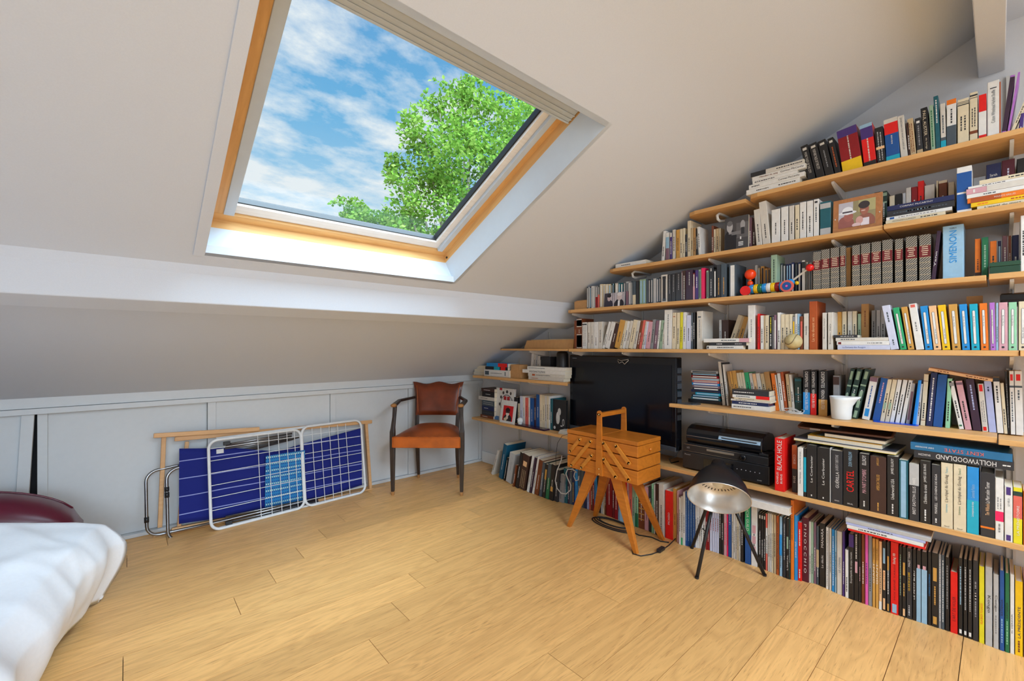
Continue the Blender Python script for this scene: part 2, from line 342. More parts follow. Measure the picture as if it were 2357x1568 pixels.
# white-washed sash, blind rails, blind cassette, gasket, pane
wbox('sash', .068, 1.058, .039, .088, .178, .215, M_WSASH, bevel=.002); wbox('sash', .068, 1.058, .985, 1.02, .178, .215, M_WSASH)
wbox('sash', .068, .094, .088, .985, .178, .215, M_WSASH); wbox('sash', 1.004, 1.058, .088, .985, .178, .215, M_WSASH, bevel=.002)
wbox('blind_rail', .062, .098, .040, 1.0, .160, .1775, M_ALU, bevel=.002); wbox('blind_rail', 1.036, 1.064, .040, 1.0, .160, .1775, M_ALU, bevel=.002)
cas = wbox('blind_cassette', .03, 1.095, .985, 1.052, .128, .165, M_ALU, bevel=.004)
for q in (.990, 1.006, 1.024): wbox('cassette_rib', .032, 1.093, q, q+.006, .124, .128, M_ALU, cas, bevel=.001)
wbox('gasket', .094, 1.004, .088, .094, .190, .216, M_BLACKP); wbox('gasket', .996, 1.004, .094, .985, .190, .216, M_BLACKP)
m = bpy.data.materials.new('window_glass'); nt, N, L = nodes_of(m)
tr = N('ShaderNodeBsdfTransparent'); gl = N('ShaderNodeBsdfGlossy', Roughness=.03); lwt = N('ShaderNodeLayerWeight'); lwt.inputs[0].default_value = .5; pw_ = N('ShaderNodeMath', operation='POWER'); pw_.inputs[1].default_value = 5.0; L(lwt.outputs['Facing'], pw_.inputs[0]); fz = N('ShaderNodeMath', operation='MULTIPLY_ADD'); fz.inputs[1].default_value = .35; fz.inputs[2].default_value = .02; L(pw_.outputs[0], fz.inputs[0]); ms = N('ShaderNodeMixShader'); ou = N('ShaderNodeOutputMaterial')
tr.inputs[0].default_value = (.97, .99, .985, 1); L(fz.outputs[0], ms.inputs[0]); L(tr.outputs[0], ms.inputs[1]); L(gl.outputs[0], ms.inputs[2]); L(ms.outputs[0], ou.inputs[0])
M_GLASS = m
wbox('pane', .09, 1.008, .084, .99, .200, .204, M_GLASS)
# ------------------------------------------------------------------ shelves on slotted uprights
ZA, ZB, ZCC, ZD, ZE, ZF, ZG, ZH = 1.855, 1.597, 1.358, 1.088, .780, .418, .848, .475
XF = 2.30; TH = .020
def shelf(px0, px1, z, label, xf=XF, cutl=False, y0=None, y1=None, th=TH, poly=None):
    """board whose front edge runs from photo column px0 to px1"""
    ya = y0 if y0 is not None else onX(px0, HY, xf).y; yb = y1 if y1 is not None else onX(px1, HY, xf).y
    mb = MB(); xb = XW-.0128
    if poly: mb.prism(poly, 'z', z-th, z)
    elif cutl: mb.prism([(xf+.0, yb), (xb, yb), (xb, ya), (xf+.05, ya), (xf+.015, ya-.015), (xf, ya-.05)], 'z', z-th, z)
    else: mb.box(xf, xb, yb, ya, z-th, z)
    o = mb.build('shelf_board', M_SHELF, bevel=.0015); return tag(o, label, 'shelf', 'oak shelf boards on the gable wall')
shelf(1718, 2357, ZA, 'topmost long oak shelf board carrying novels just under the sloping ceiling', cutl=True, y1=-.75)
shelf(1578, 1716, ZA-.016, 'short oak shelf board tucked under the slope left of the topmost shelf', cutl=True)
shelf(1396, 2032, ZB, 'oak shelf board holding the brown photo frame, left length', cutl=True)
shelf(2034, 2357, ZB, 'oak shelf board holding the pink and orange paperback pile, right length', xf=XF-.008, y1=-.75)
shelf(1301, 2270, ZCC, 'long oak shelf board holding the wooden caterpillar toy', cutl=True)
shelf(2276, 2357, ZCC+.004, 'oak shelf board end under the dark green metal box', xf=XF+.008, y1=-.75)
shelf(1309, 2345, ZD, 'long oak shelf board directly above the television')
shelf(2348, 2357, ZD, 'oak shelf board end right of the long shelf above the television', xf=XF-.006, y1=-.75)
shelf(1146, 1307, ZD-.002, 'thin oak shelf board under the kraft cardboard carton', xf=XF+.02, th=.014, cutl=True)
shelf(1540, 2295, ZE, 'oak shelf board carrying the white jug and three dark green volumes', poly=[(XF, onX(2295, HY, XF).y), (XW-.0128, onX(2295, HY, XF).y), (XW-.0128, 1.203), (2.328, 1.203), (2.320, 1.245), (XF, 1.245)])
shelf(2298, 2357, ZE-.004, 'oak shelf board end right of the shelf with the white jug', xf=XF-.008, y1=-.75)
shelf(0, 2357, ZF, 'lowest long oak shelf board under the black disc players', y0=1.74, y1=-.75)
shelf(1088, 1311, ZG, 'oak shelf board left of the television under the flat art books', poly=[(XF, 2.002), (2.408, 2.094), (2.408, 2.118), (XW-.0128, 2.118), (XW-.0128, onX(1088, HY, XF).y), (XF, onX(1088, HY, XF).y)])
shelf(0, 1311, ZH, 'oak shelf board left of the television under the red portrait print', y0=onX(1086, HY, XF).y, y1=1.76)
def upright(y, z0, z1, levels, label, lens=.215):
    u = empty('shelf_upright', (XW, y, 0)); tag(u, label, 'shelf upright', 'slotted steel uprights with brackets')
    MB().box(-.012, -.0005, -.012, -.005, z0, z1).box(-.012, -.0005, .005, .012, z0, z1).box(-.004, -.0005, -.005, .005, z0, z1).build('rail', M_RAILW, u)
    for z in levels:
        MB().prism([(-.0125, z-.002), (-.0125, z-.052), (-.05, z-.046), (-lens, z-.016), (-lens-.012, z-.012), (-lens-.012, z-.002)], 'y', -.005, .005).build('bracket', M_RAILW, u)
for y, z0, z1, lv, w in ((2.77, .12, 1.0, [ZG-TH, ZH-TH], 'furthest slotted white steel upright, near the knee wall corner'),
    (2.42, .12, 1.22, [ZD-.016, ZG-TH, ZH-TH], 'second slotted white steel upright from the knee wall corner'),
    (1.986, .12, 1.42, [ZCC-TH, ZD-TH, ZH-TH], 'slotted white steel upright behind the left edge of the television'),
    (1.577, .12, 1.55, [ZCC-TH, ZD-TH], 'slotted white steel upright behind the middle of the television'),
    (1.033, .12, 1.80, [ZB-TH, ZCC-TH, ZD-TH, ZE-TH, ZF-TH], 'slotted white steel upright just right of the television'),
    (.489, .12, 2.05, [ZA-TH, ZB-TH, ZCC-TH, ZD-TH, ZE-TH, ZF-TH], 'slotted white steel upright behind the three dark green volumes'),
    (-.03, .12, 2.15, [ZA-TH, ZB-TH, ZCC-TH+.004, ZD-TH, ZE-TH, ZF-TH], 'slotted white steel upright nearest the right edge of the picture')):
    upright(y, z0, z1, lv, w)
def hook(px, py, z, lab):       # rounded white end bracket under a cut shelf end
    p = onX(px, py, 2.36); h = empty('end_bracket', (p.x, p.y, z)); tag(h, lab, 'bracket', 'rounded white end brackets')
    MB().tube([(.19, 0, -.004), (.05, 0, -.004), (.0, 0, -.008), (-.022, 0, -.022), (-.016, 0, -.04), (.01, 0, -.045), (.10, -.02, -.03)], .007, 8).build('strap', M_RAILW, h, smooth=True)
hook(1655, 500, ZA-.016-TH, 'rounded white bracket under the short shelf below the slope'); hook(1460, 630, ZB-TH, 'rounded white bracket above the compact disc cases')

# ------------------------------------------------------------------ books
PAL = dict(white=(228,226,222), offw=(212,206,196), cream=(222,208,178), beige=(196,172,134), tan=(178,134,78), gold=(206,154,74), black=(30,29,31), char=(46,47,52),
  slate=(74,86,96), grey=(140,140,142), lgrey=(184,184,184), navy=(30,40,84), blue=(26,82,152), steel=(34,106,150), deep=(20,86,116), sky=(34,142,214), lblue=(150,188,214), cyan=(20,168,196), teal=(28,92,104),
  green=(30,110,72), lgreen=(48,168,110), mint=(150,208,168), sage=(150,176,150), dkgrn=(34,60,54), red=(226,24,22), crimson=(142,16,26), burg=(84,24,42), maroon=(110,26,32),
  orange=(232,120,32), rust=(176,82,34), brown=(122,62,32), dkbr=(66,42,36), yellow=(240,194,24), lemon=(226,214,40), peach=(240,192,142), pink=(212,160,170), hot=(238,32,96), mauve=(128,94,110),
  plum=(58,36,58), purple=(72,48,122), violet=(178,112,200), lav=(176,184,226), lilac=(206,210,232), salmon=(222,104,92), mag=(226,92,176))
CNAME = dict(steel='steel blue', deep='petrol blue', offw='off-white', char='charcoal', lgrey='pale grey', sky='bright blue', lblue='pale blue', lgreen='bright green', dkgrn='dark green', burg='burgundy', dkbr='dark brown',
  lemon='acid yellow', hot='hot pink', plum='aubergine', lav='lavender', mag='magenta', gold='ochre', sage='sage green', mint='mint green')
def C(n): return srgb(*PAL[n])
def lum(n): r, g, b = C(n); return .3*r+.6*g+.1*b
TXT = {}
def textmesh(s):
    if s in TXT: return TXT[s]
    cu = bpy.data.curves.new('lettering', 'FONT'); cu.body = s; cu.resolution_u = 2; cu.size = 1
    ob = bpy.data.objects.new('lettering', cu); me = bpy.data.meshes.new_from_object(ob)
    bpy.data.objects.remove(ob); bpy.data.curves.remove(cu)
    xs = [v.co.x for v in me.vertices]; ys = [v.co.y for v in me.vertices]
    TXT[s] = (me, min(xs), max(xs), min(ys), max(ys)); return TXT[s]
def lettering(s, parent, axes, org, length, height, color, bold=0):
    """text laid on a face: axes=(reading direction, letter-up direction), org=centre"""
    me, x0, x1, y0, y1 = textmesh(s); sx = length/(x1-x0); sy = height/(y1-y0)
    rx, ry = Vector(axes[0]), Vector(axes[1]); m2 = me.copy(); m2.name = 'lettering'
    cx, cy = (x0+x1)/2, (y0+y1)/2
    for v in m2.vertices: v.co = Vector(org)+rx*((v.co.x-cx)*sx)+ry*((v.co.y-cy)*sy)
    m2.materials.clear(); m2.materials.append(M_INK)
    o = bpy.data.objects.new('lettering', m2); COL.objects.link(o); o.parent = parent; o.color = (*C(color), 1); return o
UP = ((0, 0, 1), (0, 1, 0)); DN = ((0, 0, -1), (0, -1, 0)); HO = ((0, -1, 0), (0, 0, 1)); HR = ((0, 1, 0), (0, 0, -1))
ORD = lambda n: '%d%s' % (n, 'th' if 10 <= n % 100 <= 20 else {1: 'st', 2: 'nd', 3: 'rd'}.get(n % 10, 'th'))
def spine_box(name, parent, w, h, f0, f1, col, y0=0., y1=1., dx=.0006, mat=None):
    return MB().box(-dx, .0004, w*y0, w*y1, h*f0, h*f1).build(name, mat or M_COLOR, parent, color=C(col) if isinstance(col, str) else col)
def dashes(parent, w, h, f0, f1, col, rows=1, rng=random):
    mb = MB()
    for r in range(rows):
        yc = w*(r+1)/(rows+1); hh = min(w*.26/rows, .0042); z = h*f0
        while z < h*f1-.004:
            l = rng.uniform(.003, .010); mb.box(-.0005, .0002, yc-hh/2, yc+hh/2, z, min(z+l, h*f1)); z += l+rng.uniform(.0012, .0035)
    if mb.f: mb.build('lettering', M_INK, parent, color=C(col))
def book(kind, w, h, dep, col, specs, loc, rot, label, cat, group, auto=True):
    """local frame: spine on x=0 facing -x, thickness along +y, height along +z"""
    ct = .0022 if kind in ('hard', 'comic') else .0009
    ct = min(ct, w*.25); ov = .003 if kind == 'hard' else .0
    mb = MB(); c = C(col) if isinstance(col, str) else col
    if kind in ('cd', 'dvd'):
        mb.box(0, dep, 0, w, 0, h); o = mb.build({'cd': 'compact_disc_case', 'dvd': 'disc_case'}[kind], M_GLOSS, color=c, bevel=.0008)
    else:
        e = .0012 if w > .008 else 0
        mb.prism([(0, e), (e, 0), (dep, 0), (dep, ct), (ct, ct), (ct, w-ct), (dep, w-ct), (dep, w), (e, w), (0, w-e)] if e else [(0, 0), (dep, 0), (dep, ct), (ct, ct), (ct, w-ct), (dep, w-ct), (dep, w), (0, w)], 'z', 0, h)
        o = mb.build({'comic': 'comic_album'}.get(kind, 'book'), M_COLOR, color=c)
        MB().box(ct, dep-.0015-ov, ct, w-ct, ov+.0004, h-ov-.0006).build('page_block', M_PAGES, o)
    o.location = loc; o.rotation_euler = rot
    inkd = ('white' if isinstance(col, str) and lum(col) < .22 else 'char'); done = False
    for sp in specs:
        p = sp.split(':')
        if p[0] == 'b': spine_box('spine_band', o, w, h, float(p[1]), float(p[2]), p[3])
        elif p[0] == 'l': spine_box('title_label', o, w, h, float(p[1]), float(p[2]), p[3], .22, .78, .0008)
        elif p[0] == 't':
            f0, f1 = float(p[1]), float(p[2]); ax = {'u': UP, 'd': DN}[p[3]]; s = p[6]; off = float(p[7]) if len(p) > 7 else .5
            me, a0, a1, b0, b1 = textmesh(s); ln = (f1-f0)*h; ht = min(float(p[5])*w, 2.1*ln*(b1-b0)/(a1-a0))
            lettering(s, o, ax, (-.0011, w*off, h*(f0+f1)/2), ln, ht, p[4]); done = True
        elif p[0] == 'o':       # horizontal across the spine
            s = p[5]; me, a0, a1, b0, b1 = textmesh(s); lettering(s, o, HO, (-.0011, w/2, h*float(p[1])), w*float(p[2]), float(p[3])*h, p[4]); done = True
        elif p[0] == 'd': dashes(o, w, h, float(p[1]), float(p[2]), p[3], int(p[4]) if len(p) > 4 else 1); done = True
        elif p[0] == 'n': done = True
        elif p[0] == 'cap':     # rounded white title capsule with outline
            for nm, k, cc, dx in (('capsule_outline', 0, 'slate', .0007), ('title_capsule', .0009, 'white', .0010)):
                r_ = w*.19-k; z0, z1 = h*.13+k, h*.86-k
                poly = [(w/2+a, b) for a, b in [(r_*math.cos(R(t)), z1-r_+r_*math.sin(R(t))) for t in range(0, 181, 30)]+[(r_*math.cos(R(t)), z0+r_+r_*math.sin(R(t))) for t in range(180, 361, 30)]]
                MB().prism(poly, 'x', -dx, .0002).build(nm, M_COLOR, o, color=C(cc))
            lettering('Émile Zola', o, UP if len(p) > 1 and p[1] == 'u' else DN, (-.0014, w/2, h*.62 if not (len(p) > 1 and p[1] == 'u') else h*.36), h*.22, w*.17, 'char')
            bd = MB(); bd.lathe([(0, w*.17), (.0006, w*.17)], 14, Matrix.Translation((-.0004, w/2, h*.065)) @ Matrix.Rotation(R(-90), 4, 'Y')); bd.build('round_emblem', M_COLOR, o, color=C('char') if lum(col) > .2 else C('white')); done = True
        elif p[0] == 'bound':   # quarter-bound set: maroon title label, gilt rules
            spine_box('title_label', o, w, h, .52, .76, 'maroon', .0, 1., .0008)
            for f in (.14, .27, .40, .505, .765): spine_box('gilt_rule', o, w, h, f, f+.007, 'beige', .02, .98, .0009)
            mbx = MB()
            for k in range(5):
                hw = w*random.uniform(.2, .36); zc_ = h*(.56+.042*k); mbx.box(-.0012, -.0006, w/2-hw, w/2+hw, zc_, zc_+.0028)
            mbx.build('lettering', M_INK, o, color=C('cream')); done = True
            o.data.materials[0] = M_CHEV
    if auto and not done and w > .004:
        if kind in ('cd', 'dvd'):
            spine_box('paper_insert', o, w, h, .06, .94, random.choice(['lgrey', 'white', 'slate', 'lblue', 'char']) , .25, .75, .0005)
        else:
            f0 = random.uniform(.12, .3); dashes(o, w, h, f0, f0+random.uniform(.3, .5), inkd)
    tag(o, label, cat, group); return o
# chevron-marbled bindings
m = bpy.data.materials.new('chevron_binding'); nt, N, L = nodes_of(m); MATS['chevron'] = m
b_ = N('ShaderNodeBsdfPrincipled', Roughness=.4); ou = N('ShaderNodeOutputMaterial'); L(b_.outputs[0], ou.inputs[0])
t_ = N('ShaderNodeTexCoord'); sx_ = N('ShaderNodeSeparateXYZ'); L(t_.outputs['Object'], sx_.inputs[0])
ra = N('ShaderNodeMath', operation='ADD'); L(sx_.outputs['Y'], ra.inputs[0]); L(sx_.outputs['Z'], ra.inputs[1])
mu = N('ShaderNodeMath', operation='MULTIPLY'); mu.inputs[1].default_value = 230; L(ra.outputs[0], mu.inputs[0])
pp = N('ShaderNodeMath', operation='PINGPONG'); pp.inputs[1].default_value = 1; L(mu.outputs[0], pp.inputs[0])
cr_ = N('ShaderNodeValToRGB'); L(pp.outputs[0], cr_.inputs[0]); cr_.color_ramp.elements[0].position = .35; cr_.color_ramp.elements[0].color = (*srgb(34, 32, 32), 1); cr_.color_ramp.elements[1].position = .6; cr_.color_ramp.elements[1].color = (*srgb(172, 164, 150), 1)
L(cr_.outputs[0], b_.inputs['Base Color']); M_CHEV = m
SIZEW = lambda w: 'thin ' if w < .011 else ('thick ' if w > .034 else '')
KN = dict(book='paperback', hard='hardcover book', comic='comic album', cd='compact disc case', dvd='disc case')
KC = dict(book='book', hard='book', comic='comic book', cd='disc case', dvd='disc case')
COUNT = {}
def row(key, crop, z, xf, lines, phrase, kind='book', floor=None):
    """lines: x0 x1 top colour [/lean] [@x] [#kind] ; specs   (x along the foot of the spine, in the cropped view)"""
    ox, oy, s = crop
    for ln in lines.strip().split('\n'):
        parts = [q.strip() for q in ln.split(';')]; tk = parts[0].split()
        x0, x1, yt, col = float(tk[0]), float(tk[1]), tk[2], tk[3]; lean = 0; X = xf; kd = kind; zz_ = z
        for q in tk[4:]:
            if q[0] == '/': lean = float(q[1:])
            elif q[0] == '@': X = float(q[1:])
            elif q[0] == '#': kd = q[1:]
            elif q[0] == '^': zz_ = float(q[1:])
        pa, pb = ox+x0/s, ox+x1/s
        if floor: X = floor((pa+pb)/2)
        ya, yb = onX(pa, HY, X).y, onX(pb, HY, X).y
        w = max((ya-yb)*math.cos(R(lean))-.0006, .003)
        if yt[0] == 'h': h = float(yt[1:])
        else: h = (onX((pa+pb)/2, oy+float(yt)/s, X).z-zz_)/math.cos(R(lean))
        lim = (2.540 if floor else XW-.015)-X
        dep = min(lim, {'comic': .225, 'cd': .124, 'dvd': .135}.get(kd, h*.64 if h < .21 else h*.68))
        COUNT[key] = n = COUNT.get(key, 0)+1
        cn = CNAME.get(col, col)
        lab = '%s%s%s, %s from left %s' % ('leaning ' if abs(lean) > 7 else '', SIZEW(w) , cn+' '+KN[kd], ORD(n), phrase)
        if len(lab.split()) > 16: lab = '%s, %s from left %s' % (cn+' '+KN[kd], ORD(n), phrase)
        loc = (X, yb+.0003 if lean >= 0 else ya-.0003, zz_+.0004); rot = (R(lean), 0, 0)
        o = book(kd, w, h, dep, col, parts[1:], loc, rot, lab, KC[kd], KN[kd]+'s '+phrase)
        if lean < 0:     # pivot on the other foot
            for me_ in [o]+list(o.children):
                for v in me_.data.vertices: v.co.y -= w
def stack(key, crop, z, xf, lines, phrase, kind='book', rz=0):
    """flat piles, bottom first: x0 x1 thickness(px) colour [$depth] [~text up-side-down flag] ; specs"""
    ox, oy, s = crop
    for ln in lines.strip().split('\n'):
        parts = [q.strip() for q in ln.split(';')]; tk = parts[0].split(); x0, x1, th, col = float(tk[0]), float(tk[1]), float(tk[2]), tk[3]
        kd = kind; dep = None; X = xf; flip = False
        for q in tk[4:]:
            if q[0] == '$': dep = float(q[1:])
            elif q[0] == '@': X = float(q[1:])
            elif q[0] == '#': kd = q[1:]
            elif q == '~': flip = True
        pa, pb = ox+x0/s, ox+x1/s; ya, yb = onX(pa, HY, X).y, onX(pb, HY, X).y; h = ya-yb
        d_ = X/ray((pa+pb)/2, HY)[0]; w = th/s*d_/FPX
        dep = min(dep or h*.66, XW-.015-X)
        COUNT[key] = n = COUNT.get(key, 0)+1; cn = CNAME.get(col, col)
        lab = 'flat-lying %s, %s from the bottom %s' % (cn+' '+KN[kd], ORD(n), phrase)
        if len(lab.split()) > 16: lab = 'flat %s, %s up %s' % (cn+' '+KN[kd], ORD(n), phrase)
        # lying: local z (height) along -Y of the room, thickness up
        o = book(kd, w-.0004, h, dep, col, parts[1:], (X, ya, z+.0003), (R(90), 0, 0) if not flip else (R(-90), 0, 0), lab, KC[kd], KN[kd]+'s '+phrase)
        if flip: o.location = (X, yb, z+w-.0001)
        z += w
    return z
# ---- topmost shelf
A1 = (1700, 200, 5.8925); A2 = (2057, 150, 7.84)
P = 'on the topmost shelf'
stack('A0', A1, ZA, 2.305, '''
105 830 70 white $.14 ; d:.2:.45:char ; d:.62:.95:char
140 895 62 white $.14 ; d:.05:.2:char ; t:.55:.92:u:char:.5:Cormac McCarthy
190 800 42 white $.13 ; d:.05:.5:char
185 910 60 white $.14 ; t:.15:.5:u:brown:.5:Méridien de sang ; t:.55:.97:u:char:.55:Cormac McCarthy
165 885 62 offw $.14 ; b:0:.3:char ; d:.5:.97:char''', 'in the pile on the topmost shelf')
row('A', A1, ZA, 2.325, '''
950 1050 770 black /-11 ; t:.2:.8:d:offw:.35:MORE TALES OF THE CITY ; l:.86:.93:offw
1062 1175 740 black /-11 ; t:.25:.82:d:offw:.35:FURTHER TALES OF THE CITY ; l:.87:.93:offw
1185 1300 700 black /-11 ; d:.25:.75:grey ; l:.87:.93:offw
1312 1395 668 black /-10 ; d:.2:.75:rust ; l:.87:.93:offw
1415 1690 545 crimson /-7 ; b:.0:.26:yellow ; b:.82:1:purple ; d:.05:.95:offw
1705 1875 490 red /-5 ; b:.0:.12:black ; b:.66:.92:purple ; b:.92:1:lblue ; d:.02:.9:offw
1885 2000 540 black /-4 ; d:.1:.9:lgrey:2 ; b:.4:.47:peach
2005 2193 420 blue /-3 ; b:.0:.13:cyan ; b:.64:.9:red ; b:.9:1:offw ; d:.4:.6:lgrey
2203 2298 380 offw /-4 ; t:.2:.95:d:slate:.35:JONATHAN COE WHAT A CARVE UP!
2302 2345 480 dkbr /-3''', P)
row('A', A2, ZA, 2.325, '''
305 412 950 beige /-4 ; d:.1:.9:brown:2
425 535 945 char /-3 ; b:0:.13:beige ; l:.86:.92:white ; d:.25:.8:grey
540 665 755 black /-3 ; t:.38:.93:d:cream:.45:PAUL AUSTER ; t:.08:.32:d:cream:.3:Mr Vertigo
672 755 715 sage /-2 ; d:.1:.92:green
762 850 545 teal /-2 ; d:.5:.95:white
853 950 690 offw /-1 ; b:0:.18:cyan ; b:.18:.25:slate ; d:.35:.75:slate
955 1130 620 white ; b:0:.45:slate ; b:.9:1:orange ; d:.5:.8:char
1150 1358 610 cream ; d:.3:.62:char:2 ; b:.86:.88:char ; b:.9:.91:char ; b:.93:.94:char
1370 1515 490 cream ; b:.16:.22:brown ; d:.3:.7:char:2 ; b:.88:.89:char ; b:.92:.95:char
1535 1675 530 red ; b:.1:.62:white ; d:.15:.5:char:2
1690 1908 290 white ; t:.25:.84:u:slate:.32:Colson Whitehead Harlem Shuffle ; l:.87:.885:char
1912 1934 300 rust ; n
1940 2030 235 violet /6 ; b:.05:.97:plum ; d:.55:.95:violet
2045 2090 190 violet /7 ; n
2100 2170 450 cream /18
2250 2330 880 purple /4 ; d:.1:.3:white''', P)
# ---- second shelf from the top
B1 = (1500, 450, 5.8925); B2 = (1860, 380, 7.84); B3 = (2107, 340, 9.428); C1 = (1310, 590, 7.857)
P = 'on the photo-frame shelf'
stack('B0', C1, ZB, 2.31, '''
840 1390 75 white $.13 ; d:.2:.5:char''', 'at the tapering end of the photo-frame shelf')
row('B', B1, ZB, 2.33, '''
130 168 490 white /4
192 236 510 white ; b:0:.45:mauve ; b:.45:.85:lblue
246 275 510 purple ; b:.85:1:offw
281 321 465 offw
331 380 465 gold
383 418 455 cream
422 450 445 cream
455 480 530 char
485 528 345 cream
531 560 440 beige
562 595 440 tan
600 625 450 black
635 668 425 white /-3
812 838 412 brown @2.36
841 866 460 cream @2.36
870 912 450 beige @2.36
916 936 445 cream @2.36
1312 1358 300 mauve @2.35
1362 1408 330 dkbr @2.36
1420 1500 185 offw /-4
1508 1612 75 offw /-5
1625 1740 190 white
1755 1850 155 white
1864 1930 140 offw
1944 2000 130 cream
2008 2092 92 white
2103 2186 75 white
2195 2266 52 white ; l:.9:.95:char ; d:.4:.8:slate''', P)
row('B', B2, ZB, 2.33, '''
215 410 660 teal #hard ; b:0:.22:lgrey ; b:.8:.95:lgrey ; n''', P)
row('Bb', B2, ZB, 2.43, '''
590 642 690 cream
650 715 672 peach
725 870 708 beige
895 982 642 beige
998 1186 592 beige
1195 1300 490 black
1310 1425 475 dkgrn #hard ; b:.88:.96:sage ; b:.7:.74:sage
1465 1562 556 cream
1568 1692 522 black
1700 1760 506 lgrey
1764 1858 410 offw
1862 1974 396 crimson
1978 2090 290 red
2100 2286 360 offw''', 'behind the brown photo frame')
row('Bb', B3, ZB, 2.43, '''
455 492 720 cream
505 690 715 brown ; b:.94:1:cream
710 846 752 cream''', 'behind the brown photo frame')
row('B', B3, ZB, 2.325, '''
895 1225 415 white #hard ; b:.46:.88:blue ; b:.08:.42:blue ; d:.5:.85:white''', P)
row('Bb', B3, ZB, 2.43, '''
1255 1525 640 grey
1535 1858 352 navy ; o:.78:.5:.05:white:Sarah ; o:.71:.55:.05:white:Waters
1872 2160 262 burg ; d:.45:.85:lilac
2200 2480 225 black''', 'behind the pink and orange pile')
stack('B1s', B2, ZB, 2.318, '''
1440 2440 22 lemon $.12 ; n
1400 2480 62 cream $.13 ; t:.12:.52:u:char:.5:UN CYCLONE A LA JAMAIQUE ; d:.6:.9:char
1410 2600 62 white $.13 ; l:.06:.13:blue ; d:.2:.8:grey
1425 2640 110 char $.14 ; d:.1:.9:slate ; d:.3:.7:lblue
1430 2640 95 navy $.14 ; t:.2:.7:u:white:.3:CORMAC McCARTHY''', 'in the pile right of the brown photo frame')
stack('B2s', B3, ZB, 2.318, '''
1340 2700 95 cream $.11 ; t:.13:.72:u:char:.5:L'appel du mort
1205 2700 100 yellow $.11 ; d:.1:.3:orange ; d:.6:.95:rust
1130 2660 110 orange $.12 ; b:.05:.5:rust ; t:.4:.7:u:white:.34:POULETS GRILLÉS
1115 2660 90 white $.12 ; d:.25:.45:slate
1105 2680 125 pink $.12 ; b:.3:.95:offw ; d:.35:.95:char ; l:.1:.13:white
1145 2600 50 white $.12
1390 2700 95 cream $.11 ; d:.5:.8:char''', 'in the pink and orange pile')
# ---- third shelf from the top
C2 = (1590, 570, 7.857); C3 = (1850, 520, 7.857); C4 = (2107, 500, 8.712)
P = 'on the toy shelf'
row('C', C1, ZCC, 2.33, '''
320 343 555 slate
345 374 555 lgrey
376 398 550 char
400 448 542 white
452 472 540 lgrey
475 518 538 grey ; b:0:.5:crimson
521 550 535 slate ; b:0:.6:salmon
556 606 505 cream
610 656 507 cream
660 708 505 cream
714 754 503 cream
764 788 496 dkgrn
790 806 497 lblue
808 830 494 dkgrn
834 884 488 offw
889 926 480 teal
930 974 482 teal
980 1020 468 slate
1026 1074 460 lgrey ; b:0:.6:mauve
1080 1116 455 grey
1120 1146 450 slate
1150 1204 448 slate ; b:0:.42:cream
1210 1264 445 char
1274 1328 420 sage
1330 1386 415 sage
1390 1430 412 slate
1434 1468 412 char
1474 1514 406 slate
1520 1574 402 lgrey
1578 1620 392 slate
1625 1655 380 char
1664 1774 335 offw ; l:.84:.93:char ; l:.05:.14:slate
1784 1848 328 char ; d:.3:.97:grey
1852 1926 312 char ; d:.35:.97:grey
1930 2028 297 char ; d:.4:.97:grey
2031 2048 270 mauve
2050 2106 262 dkbr ; d:.05:.85:white
2110 2236 248 plum ; d:.5:.95:lgrey
2240 2274 300 maroon ; b:0:.5:pink
2280 2335 252 purple ; d:.4:.8:white''', P, 'cd')
row('C', C2, ZCC, 2.33, '''
140 185 398 sage
190 252 370 hot #dvd ; n
280 318 417 sage
324 410 342 char ; d:.1:.6:lgrey ; d:.85:.97:white
414 462 400 black
468 540 312 char ; d:.1:.6:gold
546 645 297 slate ; d:.1:.6:gold
690 820 305 slate #dvd ; l:0.02:.97:white ; d:.3:.9:char
1000 1030 420 slate @2.40
1035 1090 420 mauve @2.40
1160 1206 320 lgrey @2.40
1212 1250 372 beige @2.40
1265 1332 340 gold @2.40
1336 1391 380 gold @2.40
1396 1440 372 tan @2.40
1448 1556 135 sage #hard @2.34 ; d:.1:.9:dkgrn
1580 1622 290 black @2.39
1626 1662 285 slate @2.39
1666 1720 300 char @2.39
1726 1766 300 navy @2.39
1770 1812 292 navy @2.39
1816 1872 268 navy @2.39
1884 1930 270 char @2.39
1935 1996 265 navy @2.39
2010 2066 232 white @2.37 ; b:.75:.95:char
2085 2126 262 lgrey @2.37
2138 2194 270 lgrey @2.37''', P, 'cd')
row('Cb', C3, ZCC, 2.335, '\n'.join('%d %d %d grey #hard ; bound' % t for t in ((165,308,470),(315,466,430),(481,637,396),(655,750,366))), 'of the chevron-bound set')
row('C', C3, ZCC, 2.36, '755 850 395 tan #hard ; n', P)
row('Cb', C3, ZCC, 2.335, '\n'.join('%d %d %d grey #hard ; bound' % t for t in ((872,1014,352),(1032,1200,322),(1222,1394,290),(1416,1604,252),(1646,1790,238),(1842,2048,192),(2086,2298,158))), 'of the chevron-bound set')
row('C', C4, ZCC, 2.335, '''
310 395 295 plum /5 ; t:.28:.58:u:white:.45:Yann
545 970 165 lblue #hard ; t:.3:.9:u:sky:.36:SIMENON ; o:.945:.34:.026:char:TOME X
1190 1312 437 orange @2.38 ; b:0:.14:dkbr ; d:.2:.5:brown
1328 1462 405 green @2.37 ; d:.25:.82:sage
1492 1630 482 orange @2.38 ; l:.3:.33:brown
1650 1722 480 navy @2.39 ; l:.0:.85:lblue
1742 1850 375 mauve @2.39
1864 1922 375 brown @2.39
1940 2080 362 navy @2.39
2108 2220 -30 white @2.32''', P)
